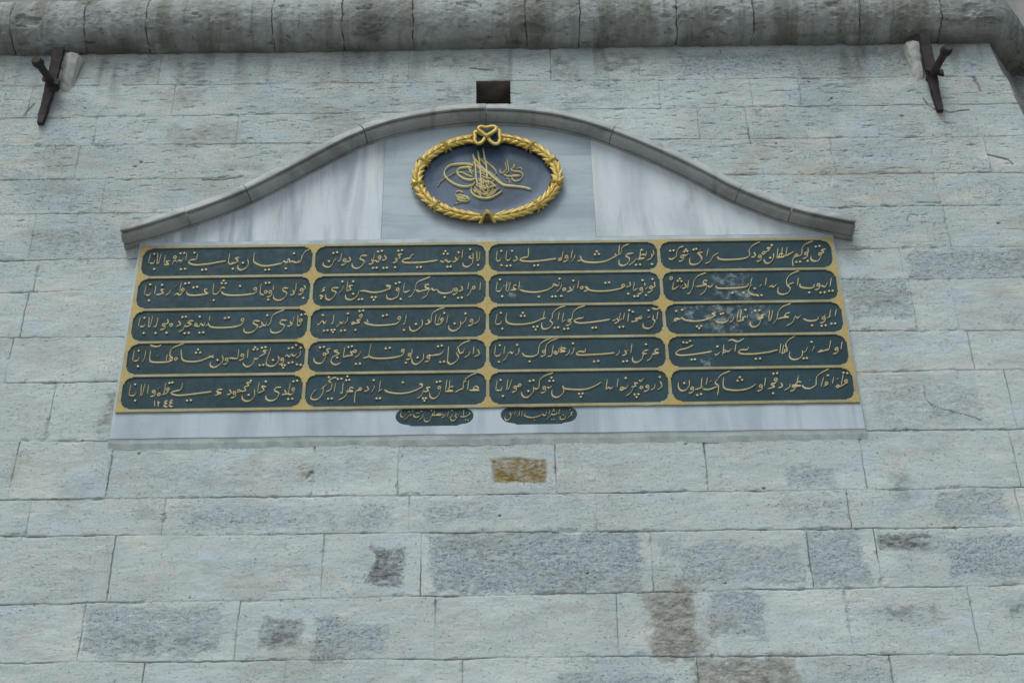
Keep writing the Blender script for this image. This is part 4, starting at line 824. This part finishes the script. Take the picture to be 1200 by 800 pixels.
# monogram: three tall shafts, nested loops, long arm and the knot of lines below
TUG = ("W 470 440 430 480 350 495 250 475 160 420 112 360 118 300 170 250 260 232 380 230 450 250;t 28 492 60 440 110 400 180 360 240 325;W 470 400 420 415 350 407 290 372 257 322 282 285 350 270 430 275;"
       "s 260 325 320 330 380 360 440 378;s 380 240 402 300 440 352;s 400 290 450 322;s 395 330 430 300;W 442 118 465 200 475 300 482 400 500 470;W 500 78 520 200 530 320 538 420 545 520;W 560 48 580 150 600 250 606 330 612 400;"
       "s 560 160 620 220 690 282 718 330 700 362;W 460 165 540 260 620 332 700 400 760 452 820 482 940 492 1050 506 1122 528;t 620 305 700 368 775 440 830 470 930 480 1040 497;s 436 208 520 262 600 312;s 500 148 560 202 612 262;"
       "W 432 498 420 540 450 590 520 624 620 630 700 602 785 548;s 458 498 500 540 560 580 650 572 755 508;s 480 440 540 482 620 500 725 478;s 500 398 560 440 650 440 702 418;s 540 368 600 392 662 402;t 560 378 572 562;t 622 400 612 602;t 520 420 532 592;t 682 440 662 562;t 585 440 640 540;t 500 480 560 540 640 600;"
       "s 470 470 530 500 600 520;s 530 400 580 420 640 470;s 600 420 660 450 720 500;t 540 430 600 520;t 600 520 680 470;s 450 530 500 560 540 610;s 560 600 600 560 640 540;t 490 330 560 340 620 380;t 640 560 700 520;s 480 250 540 300 590 330;d 510 420;d 600 470;d 650 500;d 560 520;d 700 530;d 585 590;s 440 520 480 570;s 600 610 690 570 730 500")
SIDE = ("s 840 170 855 250 862 312;s 820 208 835 290 800 330 762 327 765 280;s 900 262 930 240 922 270 890 290 922 312 1000 322 1030 360 1000 410 940 430 902 402 910 362 992 365;s 800 350 850 370 920 372 1000 365;s 872 308 820 342;t 830 400 862 402 870 420 876 457;t 960 282 1000 270 1022 302")
SIGN = ("s 240 560 280 545 332 562;s 240 570 250 600 300 622 370 610 400 650 360 670 300 662 250 640;s 250 620 330 640 392 630;t 215 700 270 686 302 680;s 300 600 352 652;s 260 590 340 600 390 640;s 330 610 310 660;d 290 575")
def monogram(name, spec, k=1.0):
    mb = MB()
    for tok in spec.split(';'):
        q = tok.split(); a = [float(t) for t in q[1:]]; P = [(510 + a[i] * .1, 170 + a[i + 1] * .1) for i in range(0, len(a), 2)]
        if q[0] == 'd': dot(mb, *P[0], .75, -.032, -.044)
        else:
            lo, hi = {'W': (1.7, 2.9), 's': (1.1, 1.9), 't': (.85, 1.25)}[q[0]]
            pen(mb, P, k, -.032, {'W': -.046, 's': -.0435, 't': -.041}[q[0]], lo, hi, 6)
    return mb.build(name, M_TUGH, med)
monogram('monogram', TUG); monogram('side_inscription', SIDE); monogram('carver_mark', SIGN)

# ------------------------------------------------------------------ iron wall anchors
def anchor(label, bot, top, rod0, rod1, pack, seed):
    rg = random.Random(seed)
    a = thing('wall_anchor', label, 'wall anchor', tuple(rod0), 'iron tie anchors on the wall')
    b, t = np.array(bot), np.array(top); mb = MB(); R = []
    for u in np.linspace(0, 1, 18):
        c = b + (t - b) * u; c[1] = b[1] + (t[1] - b[1]) * u ** 1.4
        hw = (.020 + .016 * min(1, u * 1.8)) * (1 + rg.uniform(-.06, .06)); hd = .017
        j = lambda: rg.uniform(-.002, .002)
        R.append([(c[0] - hw + j(), c[1] - hd, c[2]), (c[0] + hw + j(), c[1] - hd + j(), c[2]), (c[0] + hw + j(), c[1] + hd, c[2]), (c[0] - hw + j(), c[1] + hd, c[2])])
    mb.rings(R); mb.build('anchor_bar', M_RUST, a)
    r0, r1 = np.array(rod0), np.array(rod1); mb = MB(); d = (r1 - r0); R = []
    for u in np.linspace(-.12, 1, 16):
        c = r0 + d * u; k = .030 if u < .25 else .030 - .004 * math.sin((u - .25) * 4)
        if u > .84: k = .040 - .012 * max(0, u - .93) / .07
        R.append([(c[0] + k * math.cos(p) * (1 + rg.uniform(-.05, .05)), c[1], c[2] + k * 1.05 * math.sin(p)) for p in np.linspace(0, 2 * math.pi, 10, endpoint=False)])
    mb.rings(R); rod = mb.build('tie_end', M_RUST, a, smooth=False)
    mb = MB(); e = r0 + d * .26                    # the wedge driven through the eye in front of the bar
    for sx in (1,):
        R = []
        for u in np.linspace(-1, 1, 7):
            c = e + np.array((u * .062, 0, u * -.018)); k = .017 + .007 * u
            R.append([(c[0], c[1] - .012, c[2] - k), (c[0], c[1] + .012, c[2] - k), (c[0], c[1] + .012, c[2] + k), (c[0], c[1] - .012, c[2] + k)])
        mb.rings(R)
    mb.build('wedge', M_RUST, rod)
    mb = MB(); R = []                              # mortar packed between bar and wall
    (x0, x1, zt, zb, dep) = pack
    for u in np.linspace(0, 1, 9):
        z = zt + (zb - zt) * u; dp = dep * (1 - u) ** .8 + .012; q = []
        for s, yy in ((0, .02), (.0, .5), (.12, .92), (.5, 1.0), (.85, .8), (1.0, .4), (1.0, -.1)):
            q.append((x0 + (x1 - x0) * s + rg.uniform(-.004, .004) - (x1 - x0) * .45 * u * s, -dp * yy + rg.uniform(-.004, .004) + .012, z + rg.uniform(-.004, .004)))
        R.append(q)
    mb.rings(R); mb.build('mortar_packing', M_PACK, a)
    return a
anchor('rusty iron tie anchor left of the pediment, its rod leaning left over a vertical bar', (-3.235, -.018, 7.40), (-3.170, -.115, 8.005), (-3.186, -.0, 7.735), (-3.212, -.34, 7.70), (-3.150, -3.020, 7.985, 7.70, .095), 1)
anchor('rusty iron tie anchor right of the pediment, beside the broken arris of the wall', (3.055, -.018, 7.412), (3.018, -.115, 8.03), (3.036, 0, 7.715), (3.066, -.35, 7.70), (3.000, 2.885, 8.0, 7.70, .095), 2)
